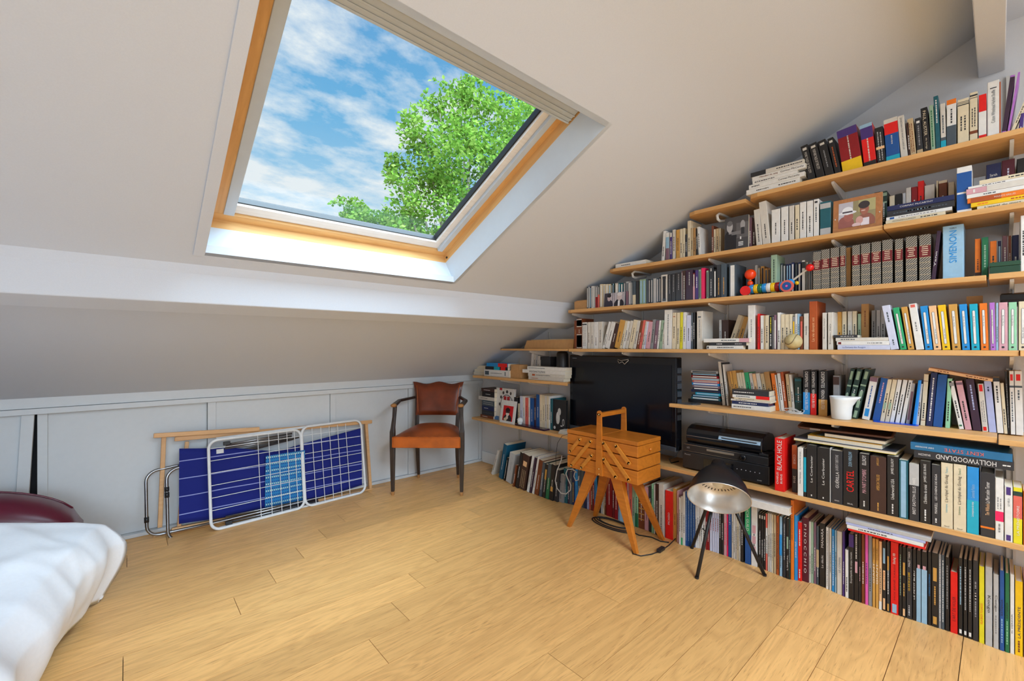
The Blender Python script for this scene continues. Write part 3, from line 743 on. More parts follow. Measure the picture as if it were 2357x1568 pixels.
# ---- long shelf above the television
D1 = (1300, 700, 7.857); D2 = (1590, 690, 7.366); D3 = (1880, 680, 9.82); D4 = (2080, 660, 8.509)
P = 'on the shelf above the television'
row('D', D1, ZD, 2.335, '''
168 214 300 brown #hard ; d:.5:.7:tan
216 306 264 brown #hard ; b:.02:.48:offw ; b:.05:.45:brown ; b:.72:.98:offw ; b:.75:.95:brown ; d:.52:.66:offw
315 396 334 white ; d:.1:.9:grey:2 ; b:.9:.95:char
410 460 330 offw
465 521 328 offw
526 600 325 white
605 676 320 offw
672 714 335 white /17
722 800 345 white /17
808 878 370 dkbr /16
890 985 310 gold /14
988 1030 318 cream /14
1036 1080 320 white /13
1086 1136 315 offw /13
1148 1224 302 cream /12
1230 1280 312 offw /11
1292 1336 315 brown /11
1340 1380 300 salmon /10
1386 1418 320 offw /10
1421 1450 325 lilac /9
1456 1534 330 pink /8
1540 1592 285 grey /6
1600 1652 305 mauve /6
1660 1692 300 white /6
1700 1756 300 sage /6
1762 1786 340 offw /3
1792 1930 108 white /1 ; d:.1:.9:slate
1936 2004 158 cream /1 ; l:.88:.9:rust
2014 2070 158 cream /1
2076 2124 150 lemon /1
2130 2186 150 white /1
2192 2276 205 lilac /1
2280 2314 160 slate
2318 2352 150 black''', P)
row('D', D2, ZD, 2.335, '''
102 194 195 offw #hard ; l:.83:.86:slate ; d:.3:.8:grey
968 1086 95 white ; d:.28:.7:grey
1128 1166 240 red
1180 1234 270 white
1237 1256 268 beige
1258 1322 265 cream
1326 1384 270 black ; d:.5:.95:lemon ; d:.1:.45:white
1388 1404 290 grey
1408 1452 262 mauve ; l:.02:.85:white
1466 1520 220 white
1526 1592 250 cream
1596 1662 250 cream
1666 1722 246 cream
1726 1766 288 grey ; l:.2:.85:yellow
1770 1806 240 white
1810 1842 240 lblue
1850 1900 285 brown ; l:.2:.85:salmon
1914 1996 235 offw ; t:.4:.65:u:char:.4:Anna Gavalda
2008 2140 30 rust #hard ; t:.17:.66:u:peach:.36:La vie devant soi''', P)
row('Dw', D2, ZD, 2.43, '''
478 520 345 lgrey
526 640 345 dkbr
608 690 285 cream /18
694 738 300 beige /17
742 822 310 gold /16
832 880 335 offw /14''', 'behind the flat trio above the television')
stack('D0', D2, ZD, 2.312, '''
270 885 63 white $.15 ; d:.3:.75:char ; l:.02:.06:char
320 942 56 char $.15 ; d:.2:.35:white ; d:.7:.9:lgrey
218 995 66 white $.15 ; d:.4:.75:slate ; b:.79:.99:pink''', 'in the flat trio above the television')
row('D', D3, ZD, 2.335, '''
124 220 395 offw ; t:.3:.85:u:char:.3:Romain Gary
250 366 386 offw ; t:.15:.7:u:char:.3:Romain Gary''', P)
row('D', D3, ZD, 2.42, '''
376 450 386 cream
466 562 376 gold
570 672 368 cream
696 798 364 offw
804 902 360 cream
924 1000 420 sage
1002 1180 196 tan #hard ; d:.5:.85:brown
1234 1336 342 grey
1344 1440 336 lgrey
1446 1545 330 lgrey''', P)
stack('D2s', D3, ZD, 2.33, '''
470 1660 108 lilac $.13 ; t:.1:.55:u:blue:.45:La Fortune des Rougon
452 1640 92 white $.13 ; l:.03:.09:maroon ; d:.6:.9:grey
428 1620 78 offw $.13 ; d:.1:.4:slate
376 920 66 char $.13 ; d:.3:.85:lgrey''', 'before the leaning rainbow paperbacks')
row('D', D3, ZD, 2.335, '''
1672 1862 230 lilac /-9 ; d:.62:.88:slate ; d:.1:.25:slate
1888 2036 278 lgreen /-8 ; cap:u
2060 2206 262 gold /-7 ; cap:u''', P)
row('D', D4, ZD, 2.335, '''
242 404 335 white /-7 ; d:.4:.6:grey ; l:.92:.98:salmon
420 570 380 sky /-5 ; cap:u
588 740 375 peach /-5 ; cap:u
758 916 360 yellow /-4.5 ; cap:u
950 1122 345 gold /-3.5 ; cap
1146 1302 345 sky /-3 ; cap
1326 1492 340 cyan /-2 ; cap
1512 1668 325 orange /-1.5 ; cap
1698 1806 314 violet /-1 ; cap
1812 1852 320 lblue
1860 2036 310 pink ; cap
2052 2216 306 mint ; cap
2250 2420 290 cream ; cap:u''', P)
# ---- shelf with the white jug
E1 = (1570, 820, 7.857); E2 = (1830, 830, 7.857); E3 = (2090, 830, 8.251)
P = 'on the jug shelf'
stack('E0', E1, ZE, 2.44, '''
110 720 66 black #dvd ; n
165 690 44 teal #dvd
170 690 44 char #dvd
240 690 44 cyan #dvd
165 690 44 navy #dvd
190 680 44 char #dvd
190 680 44 mauve #dvd
175 670 44 sky #dvd
190 665 44 salmon #dvd
172 660 44 lgrey #dvd
165 655 44 crimson #dvd
165 650 44 black #dvd
162 645 44 lgrey #dvd''', 'in the tall pile beside the television', 'dvd')
row('E', E1, ZE, 2.44, '''
730 784 105 offw /-6 #hard
788 800 120 black /-6
806 842 155 white /-6
900 940 285 tan /-8
942 985 280 gold /-8
990 1062 272 gold /-8
1068 1118 312 cream /-8
1120 1162 305 cream /-8
1166 1210 308 cream /-8
1214 1292 305 lgreen /-8
1300 1356 318 offw /-8
1360 1420 332 peach /-8
1426 1500 320 offw /-8
1506 1574 326 beige /-8
1578 1676 296 tan /-8 ; b:.2:.22:dkbr ; b:.4:.42:dkbr
1690 1760 320 orange /-7
1764 1784 345 white /-7
1792 1852 318 white /-6
1858 1912 294 rust /-6
1930 1990 330 beige /-5
1996 2044 340 offw /-5
2046 2170 392 dkgrn #hard /-1 ; b:.9:.96:teal ; b:.5:.54:teal ; b:.3:.34:teal''', P)
stack('E1s', E1, ZE, 2.36, '''
895 1590 88 white $.10 ; d:.05:.55:char
900 1560 58 navy #dvd ; d:.2:.7:white
880 1600 34 offw $.11
940 1590 26 cream $.10
912 1588 58 white $.11 ; b:.64:.99:red ; d:.1:.5:slate
905 1572 98 char $.11 ; d:.05:.6:white''', 'in the mixed pile behind the table lamp')
row('E', E2, ZE, 2.415, '''
145 270 182 black #hard ; b:0:.5:sky ; t:.62:.97:d:white:.42:DESPENTES ; t:.1:.58:d:white:.42:VERNON SUBUTEX
278 388 188 black #hard ; b:0:.48:red ; t:.62:.97:d:white:.42:DESPENTES ; t:.16:.58:d:white:.42:VERNON SUBUTEX
424 584 186 black #hard ; b:0:.36:gold ; t:.62:.97:d:white:.4:DESPENTES ; t:.14:.58:d:white:.4:VERNON SUBUTEX
688 800 276 grey #hard ; b:.78:.97:dkbr ; n''', P)
row('E', E2, ZE, 2.42, '''
810 886 150 dkgrn #hard /10 ; l:.78:.95:sage ; b:.64:.67:sage ; l:.3:.5:sage
900 1000 155 dkgrn #hard /11 ; l:.78:.95:sage ; b:.64:.67:sage ; l:.3:.5:sage
1016 1120 158 dkgrn #hard /12 ; l:.8:.95:sage ; b:.66:.69:sage ; l:.4:.56:sage ; l:.02:.16:sage ; l:.22:.36:sage
1202 1340 308 white /9 ; b:.9:1:mauve ; l:.08:.26:sky ; d:.3:.8:blue
1392 1526 322 blue /9 ; d:.42:.92:pink
1532 1612 342 cream /8 ; l:.3:.45:sage
1620 1702 346 cream /8 ; l:.3:.45:sage
1710 1786 348 white /8
1806 1886 352 white /8
1904 1978 358 white /8 ; d:.6:.95:char
2000 2072 412 lgrey /6 ; l:.1:.8:mauve
2192 2240 422 offw /4
2262 2350 250 cream /3 ; b:.86:.87:brown ; b:.1:.11:brown''', P)
row('E', E3, ZE, 2.42, '''
336 462 232 navy #hard /4 ; d:.1:.9:white
468 650 272 blue #hard /4 ; n
702 792 344 mint /2
968 1066 408 white /-9 ; l:.06:.09:green ; b:.9:.97:grey
1082 1216 405 pink /-8 ; b:.92:.97:mauve
1234 1400 365 plum #hard /-6 ; d:.4:.9:lav
1410 1526 450 offw /-4 ; l:.84:.98:red ; l:.02:.1:red ; d:.2:.65:grey:2
1536 1682 400 lav /-4 ; d:.8:.9:navy
1692 1816 335 white /-3 ; b:.93:1:char ; d:.55:.88:char
1822 1894 435 cream /-3
1898 1942 208 black /-2 ; d:.1:.8:grey
1948 2040 206 white /-1 ; l:.85:.95:red ; b:.74:.77:slate ; d:.2:.7:slate
2048 2196 206 white /-1 ; l:.85:.95:red ; b:.74:.77:slate ; d:.55:.72:slate''', P)
# ---- lowest shelf
F1 = (1780, 960, 6.029); F2 = (2077, 1000, 5.6)
P = 'on the lowest shelf'
row('F', F1, ZF, 2.306, '''
18 152 300 red #hard ; t:.4:.96:u:white:.5:BLACK HOLE ; t:.13:.36:u:white:.22:CHARLES:.7 ; t:.15:.33:u:white:.22:BURNS:.3
258 330 395 char @2.34 ; b:.5:1:rust ; t:.6:.8:d:offw:.45:CORSE ; t:.2:.35:d:offw:.45:2016
336 414 430 white ; t:.55:.92:u:slate:.35:les courbes du temps ; t:.25:.5:u:slate:.35:Oscar Niemeyer
420 456 440 black ; b:.1:.82:cyan
460 600 392 black #hard ; t:.3:.8:u:white:.22:Le Corbusier ; d:.04:.07:white
606 780 430 black #hard ; t:.3:.8:u:white:.2:Le Corbusier ; d:.04:.07:white
783 798 432 lgrey ; n
806 960 470 char ; t:.3:.6:u:white:.38:GUÉRILLA ; t:.62:.92:u:lgrey:.38:LAURENT OBERTONE ; o:.06:.4:.02:white:RING
966 1170 445 black ; t:.26:.63:u:red:.5:CARTEL ; t:.7:.95:u:lblue:.28:DON WINSLOW ; o:.05:.4:.02:white:SEUIL
1190 1330 512 black ; t:.3:.72:u:pink:.42:MA PART D'OMBRE ; t:.8:.97:u:white:.4:ELLROY ; d:.06:.18:white
1342 1566 552 dkbr #hard ; t:.4:.68:u:gold:.2:AMERICAN TABLOID ; t:.84:.98:u:gold:.18:JAMES ELLROY ; d:.04:.18:gold
1576 1736 547 black ; t:.28:.62:u:white:.3:Underworld USA ; t:.7:.96:u:white:.3:JAMES ELLROY ; d:.04:.2:white
1742 1870 600 teal ; l:.02:.98:lblue ; d:.3:.9:navy
1886 2022 650 char ; b:.62:1:lgrey ; t:.12:.6:u:white:.32:BRET EASTON ELLIS ; t:.64:.75:u:white:.3:WHITE''', P)
row('F', F2, ZF, 2.306, '''
226 366 345 black ; t:.32:.62:u:white:.3:L'Emblème du croisé ; t:.66:.95:u:white:.3:JAMES LEE BURKE ; d:.04:.22:white
376 492 395 char ; t:.42:.85:u:white:.25:LES CHIENS DE RIGA ; t:.2:.38:u:white:.3:MANKELL ; d:.05:.12:white
497 650 372 cream ; t:.4:.82:u:char:.36:L'archipel du Goulag ; t:.24:.37:u:cyan:.2:Soljénitsyne ; t:.84:.94:u:cyan:.18:Tome 1 ; o:.03:.4:.02:char:Seuil
657 824 392 cream ; t:.4:.82:u:char:.34:L'archipel du Goulag ; t:.24:.37:u:green:.2:Soljénitsyne ; t:.84:.94:u:green:.18:Tome 2 ; o:.03:.4:.02:char:Seuil
832 986 425 sky ; b:0:.5:cyan ; t:.26:.48:u:white:.25:La transparence du temps ; t:.54:.74:u:lblue:.3:Leonardo Padura ; d:.05:.1:white
1006 1190 500 char #hard ; t:.53:.86:u:white:.3:La Mort selon Turner ; t:.34:.52:u:peach:.28:Tim Willocks ; b:.13:.16:orange
1196 1306 570 white ; b:.3:.46:hot ; d:.5:.7:grey:2 ; d:.12:.26:grey
1316 1422 670 white ; l:.84:.98:purple ; t:.64:.78:u:slate:.3:LE VÉLO ; l:.02:.12:purple
1428 1546 690 lemon ; b:.45:.85:salmon ; b:.85:.93:dkgrn ; t:.15:.68:u:white:.36:LA PRÉHISTOIRE
1558 1700 742 orange ; n''', P)
stack('F1s', F2, .668, 2.306, '''
150 1440 104 char $.20 ~ #hard ; t:.16:.76:u:white:.6:HOLLYWOODLAND ; d:.03:.12:white ; t:.82:.95:u:white:.25:BALBAZZINI
105 1420 98 steel $.20 ~ #hard ; t:.26:.64:u:salmon:.45:KENT STATE ; t:.75:.95:u:white:.2:DERF BACKDERF''', 'on top of the lowest shelf novels')
# ---- row standing on the floor
G1 = (1120, 1010, 9.8); G2 = (1290, 1080, 8.2536); G3 = (1540, 1080, 3.585); G4 = (1740, 1130, 3.446); G5 = (1930, 1170, 3.2); G6 = (2107, 1230, 3.088)
BASE = ((1120, 1086), (1132, 1093), (1165, 1109), (1190, 1128), (1215, 1134), (1250, 1151), (1300, 1158), (1322, 1163), (1390, 1184), (1440, 1205), (1490, 1222), (1520, 1236), (1555, 1245), (1565, 1254), (1632, 1267), (1680, 1283), (1710, 1295), (1760, 1312), (1815, 1334), (1850, 1339), (1879, 1345), (1950, 1377), (2048, 1411), (2130, 1437), (2187, 1455), (2240, 1474), (2310, 1500), (2351, 1512), (2400, 1530))
def fx(px):
    for (a, b), (c, d) in zip(BASE, BASE[1:]):
        if a <= px <= c or c == 2400: y = b+(d-b)*(px-a)/(c-a); break
    return min(max(onZ(px, y, 0).x, 2.27), 2.40)
P = 'in the floor row'
row('G', G1, 0, 0, '''
96 136 h.235 offw /22
266 346 h.30 deep /13
376 408 h.20 black /13 ; d:.1:.9:white
426 546 h.25 lgrey /12 ; d:.4:.7:grey
580 608 h.18 brown /12
640 702 h.29 black /12
708 850 h.28 dkbr /12 ; l:.66:.8:peach ; d:.05:.55:beige:3
900 946 h.29 white /12
960 1000 h.28 plum /12
1020 1060 h.295 white /12
1072 1160 h.27 brown /11
1176 1232 h.26 slate /9
1246 1312 h.25 black /8 ; l:.55:.85:gold
1322 1392 h.26 green /7 ; b:.6:1:slate
1402 1490 h.26 black /6 ; l:.25:.38:gold
1512 1600 h.23 char /5
1606 1720 h.20 grey /5
1740 1812 h.245 teal
1828 1862 h.24 plum
1868 1926 h.23 slate ; d:.5:.8:lgrey''', P, 'comic', fx)
row('G', G2, 0, 0, '''
214 268 h.235 navy ; d:.08:.66:yellow
276 322 h.25 sky
326 380 h.25 slate
386 440 h.25 slate
446 496 h.25 navy
501 541 h.26 lav
543 572 h.26 salmon
576 606 h.27 brown
608 638 h.27 crimson
642 692 h.29 sky
698 762 h.29 black
768 800 h.20 lgrey
802 832 h.20 cream
836 862 h.25 brown
868 982 h.29 crimson
986 1022 h.28 maroon
1026 1088 h.28 crimson
1096 1120 h.27 lblue
1124 1206 h.27 white ; b:.0:.5:lblue
1214 1258 h.28 red
1262 1300 h.28 pink
1304 1358 h.28 salmon
1362 1412 h.28 sage
1416 1472 h.28 mint ; b:0:.3:green
1482 1592 h.27 brown #hard ; b:.2:.22:gold ; b:.32:.34:gold ; b:.44:.46:gold ; b:.56:.58:gold ; b:.68:.70:gold ; b:.8:.82:gold
1598 1672 h.26 pink
1678 1724 h.27 char
1728 1770 h.29 mint ; d:.3:.9:green:2
1774 1800 h.29 white
1804 1862 h.30 dkbr
1866 1960 h.305 offw ; d:.12:.62:char
1990 2132 h.275 red ; t:.3:.55:u:white:.25:PICASSO
2138 2206 h.295 gold ; d:.3:.52:brown''', P, 'comic', fx)
row('G', G3, 0, 0, '''
64 78 h.29 pink
80 96 h.26 white
98 112 h.27 offw ; b:0:.15:lgreen
115 131 h.295 white
134 151 h.30 blue ; d:.1:.9:lblue
153 171 h.30 blue ; d:.1:.9:lblue
173 191 h.30 blue ; d:.1:.9:lblue
193 212 h.30 blue ; d:.1:.9:lblue
215 229 h.28 white
231 245 h.28 white
247 260 h.28 offw
262 276 h.28 white
278 297 h.28 offw
300 314 h.28 crimson
316 331 h.28 crimson
335 355 h.28 lilac ; d:.4:.65:crimson
358 374 h.28 lilac ; d:.4:.65:crimson
376 392 h.28 lilac ; d:.4:.65:crimson
394 410 h.28 lilac ; d:.4:.65:crimson
412 429 h.29 black
431 448 h.29 black
451 474 h.285 pink ; d:.2:.6:hot
476 487 h.285 hot
489 514 h.285 blue ; t:.6:.9:u:white:.4:LE VOYAGE
517 530 h.28 offw
532 545 h.28 white
547 560 h.28 offw
562 574 h.28 cream
576 588 h.28 offw
591 613 h.29 black ; d:.3:.7:white
625 672 h.30 blue ; b:.5:1:lgreen ; t:.56:.98:d:white:.45:LUCIA GUILD
677 726 h.30 white ; l:.55:.68:pink ; l:.38:.5:pink ; l:.2:.33:pink
740 758 h.275 black ; l:.9:.96:white
760 777 h.275 black ; l:.9:.96:white
779 796 h.275 black ; l:.9:.96:white
798 813 h.28 white ; b:0:.3:salmon ; b:.75:1:salmon
816 831 h.285 offw
834 846 h.285 white
848 860 h.285 cream
863 882 h.285 beige
885 906 h.285 rust ; d:.1:.9:dkbr
911 932 h.285 lblue ; b:.35:.7:sky''', P, 'comic', fx)
row('G', G4, 0, 0, '''
214 236 h.285 char ; d:.3:.9:lgrey
239 261 h.285 black ; l:.5:.7:sage ; t:.15:.4:u:white:.45:L'INCAL
263 272 h.285 dkgrn
275 298 h.375 orange ; d:.5:.95:brown
303 327 h.305 sky ; t:.35:.6:u:white:.45:LE BAR DU VIEUX
332 361 h.275 red ; d:.6:.9:white ; d:.05:.2:white
365 417 h.30 burg #hard ; t:.14:.9:d:white:.36:P I N O C C H I O
421 436 h.285 offw
438 455 h.285 sage
458 476 h.285 mauve
479 500 h.27 slate ; b:.3:.6:beige
504 549 h.29 black ; t:.62:.92:u:white:.4:MANARA:.5 ; t:.3:.5:u:white:.35:Le déclic
554 578 h.28 white ; d:.05:.95:grey
582 599 h.28 offw
601 624 h.28 sky ; d:.1:.9:white
626 640 h.28 lblue
642 684 h.28 offw ; t:.35:.6:u:slate:.35:LE CONSEIL
687 703 h.285 purple
707 733 h.21 white
736 776 h.285 black ; b:.8:.99:purple ; t:.25:.72:u:white:.42:Encyclopédie du corps humain''', P, 'comic', fx)
row('G', G5, 0, 0, '''
115 146 h.305 black ; d:.6:.95:offw ; l:.4:.56:pink
149 166 h.305 black ; d:.3:.5:pink
169 192 h.295 brown
195 218 h.30 mag ; d:.3:.6:purple
220 246 h.30 grey
249 270 h.29 gold ; t:.35:.65:u:white:.6:GIANT ; t:.7:.88:u:dkbr:.4:MIKAËL
273 295 h.29 gold ; t:.35:.65:u:white:.6:GIANT ; t:.7:.88:u:dkbr:.4:MIKAËL
298 319 h.285 peach ; b:0:.12:white
322 350 h.29 black ; l:.3:.58:peach ; t:.32:.56:u:rust:.4:CASSE-PIPE ; l:.68:.9:lblue ; l:.02:.18:peach
354 377 h.29 char ; l:.6:.8:gold ; l:.02:.12:gold
383 441 h.295 red #hard ; t:.7:.85:u:white:.42:Stalag IIB ; t:.2:.68:u:maroon:.26:MOI RENÉ TARDI ; l:.02:.14:lblue
445 466 h.285 black ; d:.3:.9:sage
468 496 h.285 black ; l:.6:.78:gold ; d:.3:.5:gold ; l:.02:.12:peach
500 541 h.285 char ; t:.74:.95:u:white:.35:MALET TARDI ; t:.4:.66:u:yellow:.4:120, RUE DE LA GARE ; d:.05:.2:lgrey
545 571 h.285 black ; t:.3:.7:u:white:.4:LE PETIT BLEU
574 607 h.285 black ; b:0:.75:lblue ; l:.75:.8:pink
611 653 h.285 black ; b:0:.75:lblue ; l:.75:.8:pink
657 682 h.29 black ; t:.4:.7:u:sky:.45:O DINGOS O CHATEAUX
685 735 h.29 black ; l:.62:.8:gold ; d:.3:.55:gold ; l:.04:.14:gold
738 756 h.29 grey ; d:.1:.95:white
758 780 h.29 slate ; d:.1:.95:white''', P, 'comic', fx)
row('G', G6, 0, 0, '''
211 241 h.285 black ; d:.3:.9:grey
248 300 h.235 red ; t:.2:.6:u:maroon:.45:L'ART DE VOLER
305 336 h.295 black ; d:.4:.9:lblue ; l:.03:.08:white
341 369 h.295 black ; d:.35:.9:lgrey ; l:.03:.08:white
373 404 h.295 black ; d:.35:.9:lgrey ; l:.03:.08:white
408 447 h.30 char ; d:.5:.65:offw ; d:.3:.75:grey
452 490 h.285 lemon ; t:.25:.52:u:red:.4:FELA BACK TO LAGOS
496 547 h.29 lgrey ; t:.42:.64:d:char:.55:Kongo
553 592 h.27 lgrey ; t:.5:.72:d:char:.5:Congo ; d:.2:.45:grey
598 632 h.29 blue ; t:.44:.64:u:char:.55:KATANGA ; d:.1:.4:lblue
636 668 h.285 green ; t:.43:.63:u:char:.55:KATANGA ; d:.1:.4:mint
672 703 h.285 white ; t:.26:.5:u:slate:.5:EL DJAZAÏR
708 764 h.265 yellow ; t:.24:.66:u:navy:.45:LA PRÉSIDENTE ; d:.05:.2:brown
770 812 h.265 pink''', P, 'comic', fx)
stack('G0', G3, .313, 2.30, '''
470 988 60 white $.22 #hard ; n''', 'resting on the floor row behind the lamp')
stack('G1s', G5, .318, 2.30, '''
70 640 14 red $.21 ; n
62 625 28 white $.21 #comic
55 640 18 lav $.21 #comic
52 680 30 lgrey $.21 #comic ; n''', 'resting on the black comic albums')
# ---- shelves left of the television
L1 = (1080, 760, 5.388); L2 = (1080, 870, 5.388)
stack('L0', L1, ZG, 2.34, '''
185 500 84 white $.14 ; l:.04:.2:slate ; l:.82:.85:slate
200 478 40 black $.13 ; b:.4:.65:cyan ; b:.7:.9:red ; n
215 480 44 sky $.13 ; b:.55:.97:red ; n''', 'in the pile at the left end under the slope')
stack('L1', L1, ZG, 2.345, '''
735 1170 42 offw $.075 ; d:.1:.3:rust
730 1185 40 offw $.075 ; l:.12:.2:rust
660 1190 44 white $.075 ; t:.17:.56:u:char:.55:WOLFGANG TILLMANS
720 1190 44 white $.075 ; d:.03:.5:slate''', 'in the pile of art books left of the television')
row('L2', L1, ZG, 2.45, '''
752 780 290 white /6
783 806 292 offw /6
809 832 300 lgrey /5
835 856 320 offw /5
859 882 370 offw /4
885 1004 330 char #hard ; n''', 'on the shelf left of the television', 'book')
stack('L3', L2, ZH, 2.36, '''
138 300 36 brown $.13
158 310 60 char $.13 ; d:.1:.9:slate
158 310 56 navy $.13
160 312 70 slate $.13 ; d:.1:.9:lgrey:2
120 312 44 offw $.15
160 312 64 black $.13
150 312 40 dkbr $.15''', 'in the dark pile beside the knee wall')
row('L4', L2, ZH, 2.39, '''
540 600 240 black #hard ; n
602 624 320 cream
628 660 228 lilac
664 692 230 white
694 732 248 salmon
734 752 245 white
754 800 250 blue
804 828 250 plum
831 870 206 blue ; d:.3:.62:white
872 908 212 cream
911 934 218 cream
937 960 222 offw
963 982 226 cream
985 1002 230 white
1006 1032 260 teal #hard''', 'on the red portrait shelf')
# ------------------------------------------------------------------ flat prints
def ell(cx, cy, rx, ry, n=18, a0=0, a1=360): return [(cx+rx*math.cos(R(a0+(a1-a0)*i/n)), cy+ry*math.sin(R(a0+(a1-a0)*i/n))) for i in range(n+(0 if a1-a0 == 360 else 1))]
def rect(x0, x1, y0, y1): return [(x0, y0), (x1, y0), (x1, y1), (x0, y1)]
def printed(name, parent, w, h, shapes, x=-.0005, y0=0., z0=0.):
    """flat print on a face at local x, looking towards -x; shapes in 0..1 coordinates, u to the right (-y), v up"""
    mb = MB(); mats = []
    for i, (poly, col) in enumerate(shapes):
        mb.cur = i; mats.append(flat(col)); k = x-.00012*i
        mb.add([(k, y0-max(0, min(1, u))*w, z0+max(0, min(1, v))*h) for u, v in poly], [tuple(range(len(poly)))])
    return mb.build(name, mats, parent)
# brown clip frame with the holiday photograph
p0 = onX(1916, HY, 2.318); p1 = onX(2030, HY, 2.318); wF = p0.y-p1.y; hF = .146
fr = empty('photo_frame', (2.322, p0.y, ZB+.0008)); fr.rotation_euler = (0, R(5), 0); tag(fr, 'brown wooden photo frame with a snapshot of two people and a baby', 'photo frame')
MB().box(0, .012, -wF, 0, 0, hF).build('frame', wood('frame_walnut', srgb(176, 118, 74), srgb(130, 80, 44), grain=(1, 10, 10), pore=.3), fr, bevel=.001)
printed('photograph', fr, wF*.75, hF*.76, [(rect(0, 1, 0, 1), (150, 140, 104)), (rect(0, .4, .25, 1), (190, 186, 196)), (rect(.55, 1, .55, 1), (176, 168, 120)),
    (ell(.2, .12, .24, .34), (150, 92, 86)), (ell(.28, .42, .13, .2), (164, 100, 92)), (ell(.25, .58, .25, .07), (226, 226, 232)), (ell(.25, .66, .15, .16), (232, 232, 236)), (rect(.11, .39, .58, .64), (70, 62, 74)),
    (ell(.74, .12, .26, .34), (146, 92, 78)), (rect(.62, .84, 0, .28), (224, 214, 220)), (ell(.71, .62, .12, .21), (160, 100, 84)), (ell(.7, .79, .15, .15), (58, 50, 54)), (ell(.68, .57, .06, .02), (214, 190, 180)),
    (ell(.58, .22, .10, .15), (206, 158, 150)), (ell(.5, .05, .12, .08), (220, 190, 190))], y0=-wF*.12, z0=hF*.12)
for uy in (.05, .95): MB().sphere((-.001, -wF*uy, hF*.42), .0026, 8, 5).build('clip', M_RAILW, fr)
# paperback facing outwards with a black-and-white portrait cover
p0 = onX(1500+985/5.8925, HY, 2.33); p1 = onX(1500+1306/5.8925, HY, 2.33); wF = p0.y-p1.y
o = MB().box(0, .012, -wF, 0, 0, .172).build('book', M_COLOR, color=C('char')); o.location = (2.332, p0.y, ZB+.0005); o.rotation_euler = (0, R(2), 0); tag(o, 'book standing face out with a grey cover of a man raising his fist', 'book')
MB().box(.001, .011, -wF-.0004, -wF, .002, .17).build('page_block', M_PAGES, o)
printed('cover_print', o, wF, .172, [(rect(0, 1, 0, 1), (74, 72, 74)), (rect(.5, 1, .35, .8), (98, 96, 98)), (rect(.02, .5, 0, .5), (30, 30, 36)), (ell(.26, .42, .26, .2), (30, 30, 36)), (rect(.18, .3, .5, .62), (150, 148, 150)), (ell(.22, .72, .13, .17), (176, 174, 176)), (ell(.22, .82, .12, .08), (110, 108, 110)), (rect(.3, .72, .46, .56), (120, 118, 120)),
    (ell(.77, .72, .1, .14), (160, 158, 160)), (rect(.7, .84, .45, .65), (50, 50, 54)), (rect(.66, .72, .3, .38), (220, 220, 220)), (rect(.6, .8, .2, .225), (226, 226, 226)), (rect(.6, .8, .155, .18), (226, 226, 226)), (rect(.6, .8, .11, .135), (226, 226, 226))])
# compact disc facing out with a double portrait
p0 = onX(1310+630/7.857, HY, 2.312); p1 = onX(1310+990/7.857, HY, 2.312); wF = p0.y-p1.y
o = MB().box(0, .006, -wF, 0, 0, .088).build('compact_disc_case', M_GLOSS, color=C('lgrey')); o.location = (2.312, p0.y, ZCC+.0005); o.rotation_euler = (0, R(6), 0); tag(o, 'disc case standing face out with a monochrome portrait of two people', 'disc case')
printed('cover_print', o, wF, .088, [(rect(0, 1, 0, 1), (176, 170, 178)), (rect(0, .32, .0, 1), (64, 60, 70)), (rect(.34, .6, 0, 1), (196, 190, 198)), (rect(.4, .44, 0, 1), (120, 114, 122)), (rect(.5, .53, 0, 1), (120, 114, 122)), (ell(.24, .12, .22, .4), (52, 48, 66)), (ell(.25, .62, .09, .22), (196, 176, 180)), (ell(.25, .8, .1, .13), (40, 36, 42)),
    (ell(.76, .1, .24, .42), (34, 32, 46)), (rect(.7, .8, .0, .4), (226, 224, 228)), (ell(.77, .66, .12, .26), (206, 190, 190)), (ell(.77, .86, .13, .13), (220, 214, 214))])
# small brown carton at the tapering end of the toy shelf
p0 = onX(1321, HY, 2.33); p1 = onX(1350, HY, 2.33)
o = MB().box(0, .12, p1.y-p0.y+.001, 0, 0, .058).build('carton', M_CARD, bevel=.001); o.location = (2.335, p0.y, ZCC+.0003); tag(o, 'small brown cardboard carton at the tapering end of the toy shelf', 'box')
MB().box(.004, .118, p1.y-p0.y+.004, -.012, .0582, .063).build('lid', M_CARD, o)
# caterpillar pull toy
tr_ = onX(1730, HY, 2.318); tl = onX(1722, HY, 2.318).y; trr = onX(1812, HY, 2.318).y
toy = empty('pull_toy', (2.345, tl, ZCC)); tag(toy, 'painted wooden caterpillar pull toy with red ball head and coloured discs', 'toy')
ln_ = tl-trr; cols = ['sky', 'yellow', 'green', 'sky', 'white', 'yellow', 'crimson', 'sky', 'white']
def disc(parent, name, y, w, r, col, x=0., z=.034):
    return MB().lathe([(0, r*.9), (w*.15, r), (w*.85, r), (w, r*.9)], 20, Matrix.Translation((x, y, z)) @ Matrix.Rotation(R(90), 4, 'X')).build(name, M_GLOSS, parent, smooth=True, autosmooth=True, color=C(col))
for i, c_ in enumerate(cols): disc(toy, 'disc', -i*ln_/9-.001, ln_/9-.001, .023, c_, z=.032)
def ydisc(name, y, z, r, col, dx=-.034, th=.008):   # wheel facing the room
    return MB().lathe([(0, r), (th, r)], 22, Matrix.Translation((dx, y, z)) @ Matrix.Rotation(R(90), 4, 'Y')).build(name, M_GLOSS, toy, smooth=True, autosmooth=True, color=C(col))
wh = ydisc('wheel', .012, .024, .024, 'red'); wh2 = ydisc('wheel', -ln_-.0, .028, .028, 'salmon')
